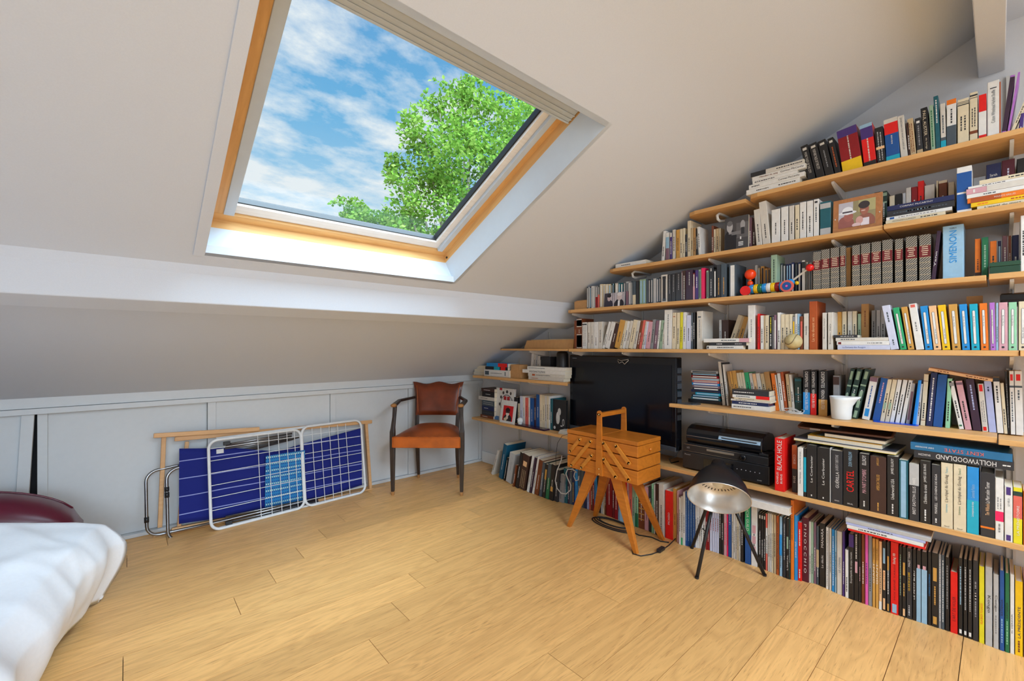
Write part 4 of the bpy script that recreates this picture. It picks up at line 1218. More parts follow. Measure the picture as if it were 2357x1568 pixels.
b1_ = MB().lathe([(0, .019), (.002, .019)], 18, Matrix.Translation((-.0365, -ln_, .028)) @ Matrix.Rotation(R(90), 4, 'Y')).build('wheel_centre', M_GLOSS, toy, color=C('blue'))
b2_ = MB().lathe([(0, .005), (.002, .005)], 12, Matrix.Translation((-.038, -ln_, .028)) @ Matrix.Rotation(R(90), 4, 'Y')).build('wheel_hub', M_GLOSS, toy, color=C('mag'))
MB().sphere((0, -ln_-.006, .046), .018, 14, 8).build('tail_bead', M_GLOSS, toy, smooth=True, color=C('sky')); MB().sphere((0, -ln_-.032, .042), .009, 12, 7).build('tail_tip', M_GLOSS, toy, smooth=True, color=C('yellow'))
MB().tube([(0, 0, .05), (0, .0, .1)], .006, 8).build('neck', M_WORNWOOD, toy, smooth=True); MB().sphere((0, 0, .062), .014, 14, 8).build('collar', M_GLOSS, toy, smooth=True, color=srgb(240, 70, 20)); MB().sphere((0, -.001, .107), .0265, 18, 11).build('head', M_GLOSS, toy, smooth=True, color=srgb(240, 66, 20))
MB().tube([(0, -ln_-.012, .054), (-.01, -ln_-.075, .098)], .0045, 8).build('antenna_stick', M_GLOSS, toy, color=C('offw')); MB().sphere((-.011, -ln_-.086, .105), .0165, 16, 9).build('antenna_ball', M_GLOSS, toy, smooth=True, color=C('red'))
# dark green tin
p0 = onX(2278, HY, 2.315); p1 = onX(2349, HY, 2.315); w_ = p0.y-p1.y
o = empty('tin_box', (2.318, p0.y, ZCC+.0045)); tag(o, 'low dark green metal box at the right end of the toy shelf', 'box')
MB().prism(rrect(-w_, 0, 0, .024, .003), 'x', 0, .075).build('body', M_GLOSS, o, color=srgb(40, 72, 56), bevel=.001); MB().prism(rrect(-w_-.001, .001, .025, .040, .004), 'x', -.001, .076).build('lid', M_GLOSS, o, color=srgb(44, 78, 60), bevel=.001)
# baseball
pb_ = onX(1826, 788, 2.33); rb = .0365
ball = MB().sphere((0, 0, 0), rb, 24, 16).build('baseball', pmat('worn_baseball_leather', srgb(196, 178, 128), .5, var=.16, scale=40, bump=.1), smooth=True); ball.location = (2.335, pb_.y, ZD+rb+.0015); ball.rotation_euler = (R(20), R(30), R(25)); tag(ball, 'worn cream leather baseball with stitched seam', 'ball')
seam = []
for i in range(60):
    t = 2*math.pi*i/60; A = .44; v = Vector((math.cos(t)+A*math.cos(3*t)*.6, math.sin(t)-A*math.sin(3*t)*.6, 1.1*math.sin(2*t))).normalized(); seam.append(v*rb)
MB().tube(seam, .0009, 5, closed=True).build('seam', pmat('seam_thread', srgb(92, 74, 54), .7), ball)
mbs = MB()
for i in range(0, 60): a = seam[i]; d = (seam[(i+1) % 60]-a).cross(a).normalized(); mbs.bar(a-d*.003, a+d*.003, .0008, .0012, up=a)
mbs.build('stitches', pmat('seam_thread', None), ball)
# kraft carton over the television shelf and papers behind
p0 = onX(1205, HY, 2.36); p1 = onX(1318, HY, 2.36); w_ = p0.y-p1.y
o = empty('kraft_carton', (2.365, p0.y, ZD-.0015)); tag(o, 'long kraft cardboard carton on the thin shelf under the beam', 'box')
MB().hexa([(0,-w_,0),(.15,-w_,0),(.15,0,0),(0,0,0),(.01,-w_,.066),(.14,-w_,.066),(.14,-.02,.066),(.01,-.022,.066)]).build('body', M_CARD, o, bevel=.001); MB().box(.02, .13, -w_+.01, -.06, .0665, .072).build('loose_sheet', pmat('kraft_sheet', srgb(206, 178, 140), .8), o)
# small kraft boxes on the shelf left of the television
pA = onX(1080+510/5.388, HY, 2.35); pB = onX(1080+640/5.388, HY, 2.35)
for k, (a, b, z0, h_, lab) in enumerate(((0, 1, 0, .062, 'kraft cardboard box under another beside the art books'), (.05, .85, .0625, .045, 'smaller kraft cardboard box resting on another beside the art books'))):
    o = MB().box(0, .09, -(pA.y-pB.y)*b, -(pA.y-pB.y)*a, 0, h_).build('kraft_box', M_CARD, bevel=.001); o.location = (2.352, pA.y, ZG+.0003+z0); tag(o, lab, 'box')
    MB().box(-.0006, .0904, -(pA.y-pB.y)*b-.0004, -(pA.y-pB.y)*a+.0004, h_*.55, h_+.0006).build('lid', M_CARD, o)
# pages-out books at the far left of that shelf
zz0 = ZG
for k, (a, b, t_) in enumerate(((43, 185, .024), (52, 196, .030), (80, 210, .031))):
    pa, pb2 = onX(1080+a/5.388, HY, 2.36), onX(1080+b/5.388, HY, 2.36); w_ = pa.y-pb2.y
    o = MB().box(0, .15, -w_, 0, 0, .0012).box(0, .15, -w_, 0, t_-.0012, t_).box(0, .15, -w_, -w_+.0012, .0012, t_-.0012).build('book', M_COLOR, color=C('offw')); o.location = (2.37, pa.y, zz0+.0004); zz0 += t_+.0004
    MB().box(.001, .148, -w_+.0012, -.001, .0013, t_-.0013).build('page_block', M_PAGES, o); tag(o, 'flat-lying book with its page edges outwards, %s from the bottom beside the slope' % ORD(k+1), 'book', 'page-out books under the slope')
# black speaker beside the television
ps = onX(1302, HY, 2.42)
o = empty('desk_speaker', (2.445, 2.180, ZG+.0003)); tag(o, 'black rounded speaker tucked beside the upper left of the television', 'speaker')
MB().lathe([(0, .052), (.012, .055), (.03, .05), (.12, .046), (.2, .044), (.216, .036), (.22, .02)], 20).build('body', M_BLACKP, o, smooth=True); MB().lathe([(0, .02), (.012, .022), (.02, .015)], 14, Matrix.Translation((-.05, .045, .03)) @ Matrix.Rotation(R(-90), 4, 'Y')).build('dial', M_BLACKG, o, smooth=True)
# white triangle emblem on the dark book left of the television is printed on its spine
# print with red portrait, and the picture book with a round drawing, on the left shelf
def faceout(name, pxa, pxb, X, z, h, tilt, base, shapes, lab, cat, th=.012, inset=(.0, 1., 0., 1.)):
    a, b = onX(pxa, HY, X), onX(pxb, HY, X); w = a.y-b.y
    o = MB().box(0, th, -w, 0, 0, h).build(name, M_COLOR, color=srgb(*base), bevel=.0008); o.location = (X, a.y, z+.0006); o.rotation_euler = (0, R(tilt), 0); tag(o, lab, cat)
    printed('printed_picture', o, w*(inset[1]-inset[0]), h*(inset[3]-inset[2]), shapes, y0=-w*inset[0], z0=h*inset[2]); return o
RED = (206, 22, 30)
faceout('portrait_print', 1080+375/5.388, 1080+560/5.388, 2.325, ZH, .185, 9, (222, 222, 220), [(rect(0, 1, 0, 1), RED), (ell(.5, .12, .42, .32), (38, 30, 34)), (ell(.47, .62, .22, .26), (60, 20, 24)), (ell(.47, .5, .17, .2), (226, 216, 208)), (rect(.3, .66, .52, .6), (34, 26, 28)), (ell(.47, .72, .24, .13), (44, 18, 22)), (ell(.45, .22, .12, .12), (220, 206, 196)), (ell(.3, .1, .16, .1), (206, 190, 160))],
    'white-bordered print of a red portrait with dark hair leaning on the left shelf', 'print', .004, (.17, .83, .1, .77))
o = faceout('picture_book', 1080+316/5.388, 1080+540/5.388, 2.375, ZH, .275, 4, (226, 226, 224), [(rect(0, 1, 0, 1), (226, 226, 224)), (rect(.2, .34, .93, 1), (196, 40, 44)), (ell(.62, .52, .34, .3), (120, 116, 116)), (ell(.62, .52, .31, .27), (226, 226, 224)), (rect(.45, .6, .62, .76), (196, 44, 48)), (rect(.63, .78, .62, .76), (196, 44, 48)), (ell(.3, .72, .05, .05), (60, 58, 60)), (ell(.42, .86, .05, .05), (70, 66, 66)), (ell(.62, .9, .06, .05), (60, 58, 60)), (ell(.82, .86, .05, .05), (80, 76, 76)), (ell(.24, .5, .04, .05), (70, 66, 66)), (rect(0, .24, 0, .12), (92, 140, 200))],
    'white picture book with a ring of small drawings, behind the red portrait print', 'book', .02)
faceout('picture_book', 1080+1034/5.388, 1080+1200/5.388, 2.392, ZH, .232, 1, (26, 27, 30), [(rect(0, 1, 0, 1), (28, 29, 33)), (ell(.4, .42, .14, .2), (206, 206, 204)), (ell(.5, .62, .12, .12), (190, 190, 190)), (rect(.3, .44, .24, .4), (198, 198, 196)), (ell(.8, .3, .08, .11), (196, 196, 196)), (ell(.8, .3, .05, .08), (28, 29, 33)), (rect(.6, .74, .16, .2), (196, 196, 196)), (ell(.16, .1, .08, .05), (206, 206, 206))],
    'black book with a white animal figure at the right end of the left shelf', 'book', .016)
# white ball-shaped camera and flat case in front of the row
pc = onX(1080+625/5.388, 970, 2.335)
cmr = empty('ball_camera', (2.34, pc.y, ZH+.0125)); tag(cmr, 'small white ball-shaped camera on a disc case before the red-spined row', 'camera')
MB().sphere((0, 0, .026), .026, 16, 10).build('body', M_CHINA, cmr, smooth=True); MB().lathe([(0, .018), (.004, .02), (.006, .012)], 14).build('foot', M_CHINA, cmr, smooth=True); MB().lathe([(0, .007), (.004, .007)], 12, Matrix.Translation((-.026, .008, .026)) @ Matrix.Rotation(R(90), 4, 'Y')).build('lens', M_BLACKG, cmr)
pa, pb2 = onX(1080+570/5.388, HY, 2.312), onX(1080+930/5.388, HY, 2.312); w_ = pa.y-pb2.y
o = MB().box(0, .06, -w_, 0, 0, .012).build('disc_case', M_GLOSS, color=C('plum'), bevel=.0008); o.location = (2.312, pa.y, ZH+.0003); tag(o, 'flat dark disc case under the small white camera', 'disc case'); MB().box(-.0006, 0, -w_*.6, -w_*.02, .003, .009).build('paper_insert', M_COLOR, o, color=C('dkbr'))
pa, pb2 = onX(1080+1105/5.388, HY, 2.33), onX(1080+1240/5.388, HY, 2.33)
for k in range(3):
    o = MB().box(0, .07, -(pa.y-pb2.y), 0, 0, .0085).build('notebook', M_COLOR, color=C('offw')); o.location = (2.33+.003*k, pa.y-.004*k, ZH+.0004+.009*k); tag(o, 'small white notebook, %s from the bottom of the trio beside the television' % ORD(k+1), 'notebook', 'small white notebooks'); MB().box(.001, .0695, -(pa.y-pb2.y)-.0004, -.001, .001, .0075).build('page_block', M_PAGES, o)

# ------------------------------------------------------------------ television
tvp = Vector((2.345, 1.655, 0)); A_ = Vector((2.446, 2.107)); B_ = Vector((2.335, 1.218)); dvec = (A_-B_); wT = dvec.length
tv = empty('television', ((A_.x+B_.x)/2+.02, (A_.y+B_.y)/2, ZF+.0003), math.atan2(-dvec.x, dvec.y)); tag(tv, 'large black flat television behind the wooden sewing box', 'television')
z0, z1 = .505-ZF, 1.040-ZF
MB().box(-.02, .035, -wT/2, wT/2, z0, z1).build('housing', M_BLACKG, tv, bevel=.006); MB().box(-.0225, -.0195, -wT/2+.03, wT/2-.035, z0+.055, z1-.045).build('screen', M_SCREEN, tv)
MB().box(-.026, .02, -wT/2+.002, wT/2-.002, z0-.004, z0+.022).build('lower_trim', pmat('dark_grey_trim', srgb(70, 74, 82), .3), tv, bevel=.003)
for k in range(7): MB().box(-.010, .030, -wT/2-.0012, -wT/2+.001, z1-.09-k*.045, z1-.06-k*.045).build('side_vent', pmat('vent_grey', srgb(60, 66, 74), .35), tv)
MB().box(-.0207, -.0195, wT/2-.075, wT/2-.03, z1-.024, z1-.019).build('badge', pmat('badge_dull', srgb(120, 120, 126), .4), tv)
MB().box(-.012, .024, -.05, .05, .016, z0+.01).build('neck', M_BLACKP, tv, bevel=.003); MB().prism(rrect(-.06, .14, -.15, .11, .03), 'z', 0, .016).build('base_plate', M_BLACKP, tv, bevel=.003)
sp_ = MB(); sp_.tube([(-.026, -.02, z1-.03), (-.03, -.035, z1-.045), (-.028, -.06, z1-.035), (-.03, -.08, z1-.05), (-.028, -.1, z1-.033), (-.026, -.11, z1-.025)], .0022, 6); sp_.tube([(-.026, -.02, z1-.02), (-.03, -.05, z1-.028), (-.028, -.11, z1-.018)], .0018, 6)
gp = sp_.build('eyeglass_strand', M_SILVER, tv, smooth=True); gp['label'] = 'bright clear plastic bits on the top edge'

# ------------------------------------------------------------------ disc players, console, remote
def ybox(x0, x1, px0, px1, z0, z1): return onX(px0, HY, x0).y, onX(px1, HY, x0).y
yl, yr = onX(1571, HY, 2.335).y, onX(1771, HY, 2.335).y; w_ = yl-yr
dp = empty('disc_player', (2.335, yl, ZF+.0003)); tag(dp, 'wide black disc player with a tray at the bottom of the stack', 'disc player')
MB().box(0, .20, -w_, 0, .008, .098).build('body', M_BLACKP, dp, bevel=.003)
for a in (.03, .17):
    for b in (.05, w_-.05): MB().lathe([(0, .012), (.0085, .014)], 12, Matrix.Translation((a, -b, 0))).build('foot', M_RUBBER, dp)
MB().box(-.0015, .001, -w_*.62, -w_*.27, .028, .078).build('display_window', M_BLACKG, dp); MB().box(-.0025, .001, -w_*.6, -w_*.45, .056, .070).build('disc_tray', M_BLACKP, dp); MB().box(-.0022, 0, -w_*.47, -w_*.43, .066, .075).build('badge', pmat('badge_grey', srgb(206, 206, 206), .4), dp)
lettering('Pioneer', dp, HO, (-.0006, -w_*.07, .084), .034, .006, 'lgrey'); lettering('DVD', dp, HO, (-.0006, -w_*.9, .022), .02, .005, 'lgrey')
for k in range(6): MB().sphere((0, -w_*(.66+.048*k), .058), .0026, 8, 5).build('button', pmat('button_grey', srgb(150, 150, 156), .4), dp)
ds = empty('disc_player', (2.338, yl-.002, ZF+.0988)); tag(ds, 'slim grey-fronted disc player between the wide player and the game console', 'disc player')
MB().box(0, .19, -w_*.985, 0, .002, .042).build('body', M_BLACKP, ds, bevel=.002); MB().box(-.001, .001, -w_*.98, -.004, .0395, .042).build('chrome_strip', M_STEEL, ds); MB().box(-.001, .001, -w_*.98, -.004, .003, .0045).build('chrome_strip', M_STEEL, ds)
MB().box(-.002, .001, -w_*.62, -w_*.3, .022, .034).build('disc_tray', M_STEEL, ds, bevel=.001); MB().lathe([(0, .016), (.006, .015), (.008, .01)], 18, Matrix.Translation((-.001, -w_*.72, .022)) @ Matrix.Rotation(R(-90), 4, 'Y')).build('dial', M_BLACKG, ds, smooth=True); lettering('LG', ds, HO, (-.0006, -.03, .024), .014, .008, 'lgrey')
gc = empty('game_console', (2.345, yl-.014, ZF+.1413)); tag(gc, 'glossy black game console with a domed top on the stacked players', 'game console')
wc = onX(1583, HY, 2.345).y-onX(1760, HY, 2.345).y
prof = [(0, .03), (.004, .012), (.02, 0), (.18, 0), (.198, .012), (.20, .04), (.19, .065), (.16, .088), (.11, .100), (.06, .098), (.02, .085), (.004, .062)]
MB().prism([(x, z+.004) for x, z in prof], 'y', -wc, 0).build('shell', M_BLACKG, gc, bevel=.006); MB().prism([(-.003, .052), (.012, .052), (.018, .084), (.002, .064)], 'y', -wc*.98, -wc*.46).build('disc_slot_panel', pmat('console_chrome', srgb(180, 206, 226), .25, metal=.6), gc)
MB().box(-.005, -.002, -wc*.94, -wc*.5, .060, .0635).build('slot', M_BLACKP, gc); MB().box(-.0015, .002, -wc*.5, -.002, .046, .0485).build('chrome_strip', M_STEEL, gc); MB().box(.01, .185, -wc*.95, -wc*.04, 0, .005).build('foot', M_RUBBER, gc)
rm = MB().box(-.012, .06, -.022, .022, 0, .014).build('remote_control', M_BLACKP, bevel=.004); yrm = yl-w_+.03; rm.location = (2.36, yrm, ZF+.1415); tag(rm, 'black remote control on the slim player beside the red book', 'remote control')
for k in range(5): MB().sphere((-.004+.012*k, .008, .0142), .003, 8, 4).build('button', pmat('button_grey', None), rm)
# papers and trays piled on the novels of the lowest shelf
zt = .665
def slab(name, pxa, pxb, X, z, t, dep, col, lab, cat, mat=None, rz=0, tilt=0, edge=None):
    a, b = onX(pxa, HY, X), onX(pxb, HY, X); w = a.y-b.y
    o = empty(name, (X, (a.y+b.y)/2, z+.0004)); o.rotation_euler = (0, 0, R(rz)); tag(o, lab, cat)
    MB().box(0, dep, -w/2, w/2, 0, t).build('page_block', M_PAGES, o); MB().box(-.001, dep, -w/2-.001, w/2+.001, t, t+.0016).build('cover', mat or M_COLOR, o, color=srgb(*col))
    MB().box(-.0008, dep, -w/2-.001, w/2+.001, -.0012+.0012, .0012).build('back_cover', M_COLOR, o, color=srgb(*(edge or col)))
    return o
slab('magazine', 1826, 2062, 2.32, zt, .011, .20, (60, 66, 78), 'large dark magazine with a yellow back lying across the crime novels', 'magazine', rz=-3, edge=(226, 200, 30))
o = slab('picture_album', 1858, 2030, 2.33, zt+.0135, .016, .17, (206, 150, 40), 'white album with a red and yellow printed cover on the dark magazine', 'book', rz=-4, edge=(226, 226, 226))
for k in range(9): MB().box(.01+.01*(k % 3), .06+.035*(k % 3), -.15+.033*k, -.128+.033*k, .0177, .0182).build('cover_stripe', M_COLOR, o, color=C(random.choice(['red', 'lemon', 'rust', 'sage', 'yellow'])))
slab('album', 1897, 2038, 2.335, zt+.0325, .014, .15, (72, 62, 60), 'brown album with a shiny dark cover on top of the printed one', 'book', rz=-5, edge=(60, 52, 52))
a_, b2 = onX(1840, HY, 2.38), onX(2055, HY, 2.38)
tray = empty('wooden_tray', (2.352, (a_.y+b2.y)/2, zt+.053)); tray.rotation_euler = (0, R(-9), 0); tag(tray, 'dark brown lacquered tray propped on top of the magazines', 'tray')
hw = (a_.y-b2.y)/2; MB().prism(rrect(0, .19, -hw, hw, .02), 'z', 0, .006).build('base', pmat('dark_lacquer', srgb(58, 38, 32), .35), tray); MB().tube([(x, y, .007) for x, y in rrect(0, .19, -hw, hw, .02)], .005, 6, closed=True).build('rim', pmat('brown_lacquer', srgb(112, 76, 62), .35), tray, smooth=True)
MB().box(-.0055, -.0045, hw-.09, hw-.05, .003, .011).build('sticker', pmat('sticker_grey', srgb(150, 140, 136), .5), tray)

# ------------------------------------------------------------------ jug, cables, bookend, disc, tilted book on the jug shelf
pj = onX(1830+825/7.857, HY, 2.36); jug = empty('jug', (2.372, pj.y, ZE+.0003)); tag(jug, 'white ceramic jug with a pulled spout in front of the dark green volumes', 'jug')
vs, fs, n_ = [], [], 36
prof = [(0, .034), (.004, .036), (.03, .0375), (.06, .039), (.085, .041), (.098, .043)]
for side in (0, 1):
    for z, r in (prof if not side else [(z, max(r-.0035, .001)) for z, r in reversed(prof)]+[]):
        for k in range(n_):
            a = 2*math.pi*k/n_; sp = max(0, math.cos(a+math.pi/2))**6*max(0, (z-.05)/.05)**1.6; q = r+.030*sp
            vs.append((q*math.cos(a), q*math.sin(a), max(z, .004 if side else 0)+.004*sp))
rows_ = 2*len(prof)
for i in range(rows_-1):
    for k in range(n_): fs.append((i*n_+k, i*n_+(k+1) % n_, (i+1)*n_+(k+1) % n_, (i+1)*n_+k))
fs.append(tuple(reversed(range(n_)))); fs.append(tuple((rows_-1)*n_+k for k in range(n_)))
mbj = MB(); mbj.add(vs, fs); mbj.build('body', M_CHINA, jug, smooth=True)
jug.scale = (1, 1, 1.02)
be = empty('bookend', (2.40, 0, ZE+.0002)); tag(be, 'bright blue plastic bookend holding the leaning paperbacks', 'bookend')
a_, b2 = onX(1830+1400/7.857, HY, 2.385), onX(1830+2225/7.857, HY, 2.385); c2 = onX(1830+2085/7.857, HY, 2.40); be.location.y = b2.y
MB().prism(rrect(-.018, .10, 0, a_.y-b2.y, .012), 'z', 0, .0025).build('foot_plate', M_GLOSS, be, color=srgb(16, 70, 200)); MB().hexa([(0,.008,.0025),(.08,.008,.0025),(.08,.019,.0025),(0,.019,.0025),(0,-.008,.185),(.08,-.008,.185),(.08,.001,.185),(0,.001,.185)]).build('upright', M_GLOSS, be, color=srgb(14, 132, 222), bevel=.002)
pd = onX(1600, 927, 2.36); dsc = MB().lathe([(0, .06), (.0012, .06)], 30).build('loose_disc', pmat('disc_silver', srgb(160, 160, 166), .25, metal=.8)); dsc.location = (2.372, onZ(1596, 928, ZE).y, ZE+.0003); tag(dsc, 'loose silver disc lying at the left end of the jug shelf', 'disc')
cb = MB(); rs = random.Random(3)
cc_ = onX(1826, HY, 2.375)
for k in range(5):
    ph = rs.uniform(0, 6); rr_ = rs.uniform(.018, .034); cb.tube([(2.378+rr_*.7*math.cos(ph+t*.55)+.002*k, cc_.y+(rr_+.012)*math.sin(ph+t*.55), ZE+.004+.006*k*(1+math.sin(t*.8))*.5) for t in range(11)], .0016, 6)
o = cb.build('coiled_earphone_cable', M_CABLEW, smooth=True); tag(o, 'tangle of thin white cable left of the three matching red and blue spines', 'cable')
pa, pb2 = onX(2090+385/8.251, 851, 2.42), onX(2090+1600/8.251, 877, 2.42)
ln_b = math.hypot(pa.y-pb2.y, pa.z-pb2.z); ang = math.atan2(pa.z-pb2.z, pa.y-pb2.y)
book('book', .012, ln_b, .10, 'peach', ['d:.15:.35:brown', 'd:.6:.95:brown'], (2.42, pa.y, pa.z-.004), (R(90)+ang, 0, 0), 'slanting peach paperback lying across the tops of the leaning novels', 'book', None)
# clip light hanging under the toy shelf
ph_ = onX(2332, 690, 2.42); o = empty('clip_lamp', (2.40, ph_.y, ph_.z)); tag(o, 'black ribbed clip-on light hanging above the mint green spine', 'clip lamp')
MB().prism([(-.02, -.018), (.06, -.024), (.06, .022), (.035, .026), (-.004, .016)], 'y', -.03, .03).build('head', M_BLACKP, o, bevel=.003); 
for k in range(3): MB().box(-.012+.02*k, .0+.02*k, -.032, .032, -.02, .018).build('fin', M_BLACKP, o, bevel=.002)
MB().tube([(.03, 0, .02), (.03, 0, .05), (.03, .0, ZCC-.022-ph_.z)], .003, 6).build('stem', M_STEEL, o); 
po = onX(2243, HY, 2.45); o = MB().box(0, .05, -.021, .021, 0, .21).build('card_box', M_CARD, bevel=.001); o.location = (2.47, onX(2243, HY, 2.47).y, ZD+.0003); tag(o, 'narrow brown card box sticking up behind the blue and orange spines', 'box'); MB().box(-.0005, .0505, -.0215, .0215, .17, .2105).build('lid', M_CARD, o)

# ------------------------------------------------------------------ wooden cantilever sewing box
sb = empty('sewing_box', (2.1365, 1.516, 0)); tag(sb, 'honey-coloured wooden cantilever sewing box on splayed legs before the television', 'sewing box')
hx, hy = .1165, .246
M_SEWLT = wood('honey_beech_links_lit', srgb(214, 138, 52), srgb(170, 96, 28), grain=(9, 1, 9), scale=5, rough=.3, bump=.03, rnd=.06, pore=.2)  # paler copy of the box beech, painting in the highlights on the link arms
bb = MB().box(-hx, hx, -hy, hy, .365, .438).build('base_box', M_SEWBOX, sb, bevel=.004)
for sgn in (1, -1):
    y0_, y1_ = (.0015, hy) if sgn > 0 else (-hy, -.0015)
    MB().box(-hx+.001, hx-.001, y0_, y1_, .4430, .507).build('tray', M_SEWBOX, sb, bevel=.004); t3 = MB().box(-hx, hx, y0_, y1_, .5120, .571).build('tray', M_SEWBOX, sb, bevel=.004)
    MB().box(-hx-.001, hx+.001, y0_-(.0 if sgn > 0 else .001), y1_+(.001 if sgn > 0 else 0), .5735, .596).build('lid', M_SEWBOX, sb, bevel=.003)
    MB().lathe([(0, .008), (.006, .009), (.012, .006)], 14, Matrix.Translation((0, sgn*hy, .541)) @ Matrix.Rotation(R(-90*sgn), 4, 'X')).build('knob', M_SEWBOX, t3, smooth=True)
    for x_, ff in ((-hx, (2.027, 1.752) if sgn > 0 else (2.031, 1.288)), (hx, (2.278, 1.747) if sgn > 0 else (2.283, 1.276))):
        top = Vector((x_*.62, sgn*.085, .370)); bot = Vector((ff[0]-2.1365, ff[1]-1.516, .0))
        MB().hexa([bot+Vector(q) for q in ((-.011,-.012,0),(.011,-.012,0),(.011,.012,0),(-.011,.012,0))]+[top+Vector(q) for q in ((-.018,-.036,0),(.018,-.036,0),(.018,.036,0),(-.018,.036,0))]).build('leg', M_SEWBOX, sb, bevel=.002)
for sx in (-1, 1):
    xx = sx*(hx+.0045)
    hp = MB().hexa([(xx-.006,-.024,.366),(xx+.006,-.024,.366),(xx+.006,.024,.366),(xx-.006,.024,.366),(xx-.006,-.015,.722),(xx+.006,-.015,.722),(xx+.006,.015,.722),(xx-.006,.015,.722)])
    hp.lathe([(0, .015), (.012, .015)], 16, Matrix.Translation((xx-.006, 0, .722)) @ Matrix.Rotation(R(90), 4, 'Y')); hp.build('handle_post', M_SEWBOX, sb, bevel=.0015)
    for z in (.375, .405, .715): MB().sphere((xx+sx*.006, 0, z), .004, 10, 6).build('screw', M_BRASS, sb)
    for (a, b) in ((((445,400),(710,785))), ((575,430),(712,615)), ((447,565),(575,755)), ((205,365),(103,487)), ((315,385),(117,635)), ((325,530),(218,658))):
        q0, q1 = (onX(1290+c[0]/4.48, 930+c[1]/4.48, 2.0165) for c in (a, b))
        v0, v1 = Vector((sx*(hx+.0062), q0.y-1.516, q0.z)), Vector((sx*(hx+.0062), q1.y-1.516, q1.z)); d = (v1-v0).normalized()
        am = MB(); am.bar(v0, v1, .009, .020, up=(0, -d.z, d.y))
        for v in (v0, v1): am.lathe([(0, .010), (.009, .010)], 14, Matrix.Translation((v.x-.0045, v.y, v.z)) @ Matrix.Rotation(R(90), 4, 'Y'))
        aj = am.build('link_arm', M_SEWLT, sb)
        for v in (v0, v1): MB().sphere((v.x+sx*.0045, v.y, v.z), .0036, 10, 6).build('screw', M_BRASS, aj)
MB().box(-hx-.004, hx+.004, -.0135, .0135, .700, .724).build('handle_bar', M_SEWBOX, sb, bevel=.003)

# ------------------------------------------------------------------ tripod lamp
lp = empty('tripod_lamp', (2.206, .94, 0)); tag(lp, 'black tripod floor lamp with a bell shade and silver inside', 'lamp')
rim = Vector((2.062, .8695, .393)); ax = Vector((-.673, -.287, -.682)).normalized(); hub = Vector((2.262, .952, .452))
Mz = Matrix.Translation(rim-lp.location) @ (-ax).to_track_quat('Z', 'Y').to_matrix().to_4x4()
SH = .953
outp = [(0, .142), (.006, .1425), (.03, .138), (.07, .124), (.11, .102), (.145, .074), (.168, .05), (.185, .036), (.205, .032), (.215, .018)]; outp = [(a*SH, b*SH) for a, b in outp]
MB().lathe(outp, 40, Mz, cap=False).build('shade', M_BLACKP, lp, smooth=True)
inp = [(.0, .1415), (.004, .139), (.03, .1345), (.07, .1195), (.10, .100), (.102, .080), (.12, .062), (.135, .05), (.136, 0.001)]; inp = [(a*SH, b*SH) for a, b in inp]
refl = MB().lathe(list(reversed(inp)), 40, Mz, cap=False).build('reflector', M_SILVER, lp, smooth=True)
rt = MB().tube([tuple(Mz @ Vector((SH*.1418*math.cos(R(t)), SH*.1418*math.sin(R(t)), 0))) for t in range(0, 360, 9)], .0022, 6, closed=True).build('rim', M_SILVER, refl, smooth=True)
vt = MB()
for k in range(36): a = R(k*10); vt.bar(Mz @ Vector((.080*math.cos(a), .080*math.sin(a), .0960)), Mz @ Vector((.094*math.cos(a), .094*math.sin(a), .0945)), .004, .001, up=tuple(ax))
vt.build('vent_slots', pmat('vent_shadow', (.02, .02, .02), .6), refl)
MB().lathe([(.06, .012), (.07, .026), (.1, .03), (.125, .022), (.136, .016)], 20, Mz).build('bulb', pmat('frosted_bulb', srgb(226, 222, 206), .3), lp, smooth=True)
for f in ((2.0235, .954), (2.2897, .749), (2.3057, 1.1147)):
    fo = Vector((f[0], f[1], .003))-lp.location; tp = hub-lp.location+(fo-(hub-lp.location)).normalized()*.0
    MB().tube([fo, tp], .0085, 10).build('leg', M_BLACKP, lp, smooth=True); MB().lathe([(-.003, .0088), (.006, .0095)], 10, Matrix.Translation(fo)).build('rubber_foot', M_RUBBER, lp)
MB().sphere(tuple(hub-lp.location), .018, 12, 8).build('joint', M_BLACKP, lp, smooth=True)
MB().tube([tuple(hub-lp.location), tuple(rim-ax*.18-lp.location)], .010, 10).build('swivel_arm', M_BLACKP, lp, smooth=True)
# cord with switch
def fpt(px, py, z=.004): return onZ(px, py, z)
cdp = [(1592, 1195), (1580, 1205), (1560, 1235), (1540, 1255), (1522, 1268), (1500, 1276), (1475, 1280), (1457, 1275), (1455, 1266)]
cdo = MB(); pts = [onX(1615, 1183, 2.25)]; pts = []
for i, q in enumerate(cdp): pts.append(onZ(q[0], q[1], .06 if i == 0 else (.04 if i == 1 else (.015 if i == 2 else .004))))
cdo.tube([(2.262, 1.01, .13)]+pts, .0028, 8); lc = cdo.build('lamp_cord', M_RUBBER, smooth=True); tag(lc, 'black lamp cord with inline switch on the floor before the sewing box', 'cord')
sw = fpt(1521, 1268); d_ = (fpt(1540, 1255)-sw).normalized(); sm = MB(); sm.bar(sw-d_*.03+Vector((0, 0, .007)), sw+d_*.03+Vector((0, 0, .007)), .024, .018); so = sm.build('inline_switch', M_BLACKP, lc, bevel=.005)
co = MB(); rs = random.Random(11)
c0 = fpt(1410, 1208)
for k in range(4):
    ex, ey = .085-.012*k, .15-.018*k; off = rs.uniform(-.012, .012)
    co.tube([(c0.x+off+ex*math.cos(R(t+20*k))*.75, c0.y+off+ey*math.sin(R(t+20*k)), .004+.004*k) for t in range(0, 361, 15)], .0034, 7)
co.tube([fpt(1440, 1215, .006), fpt(1470, 1232), fpt(1500, 1237), fpt(1520, 1246), fpt(1540, 1249)], .0034, 7)
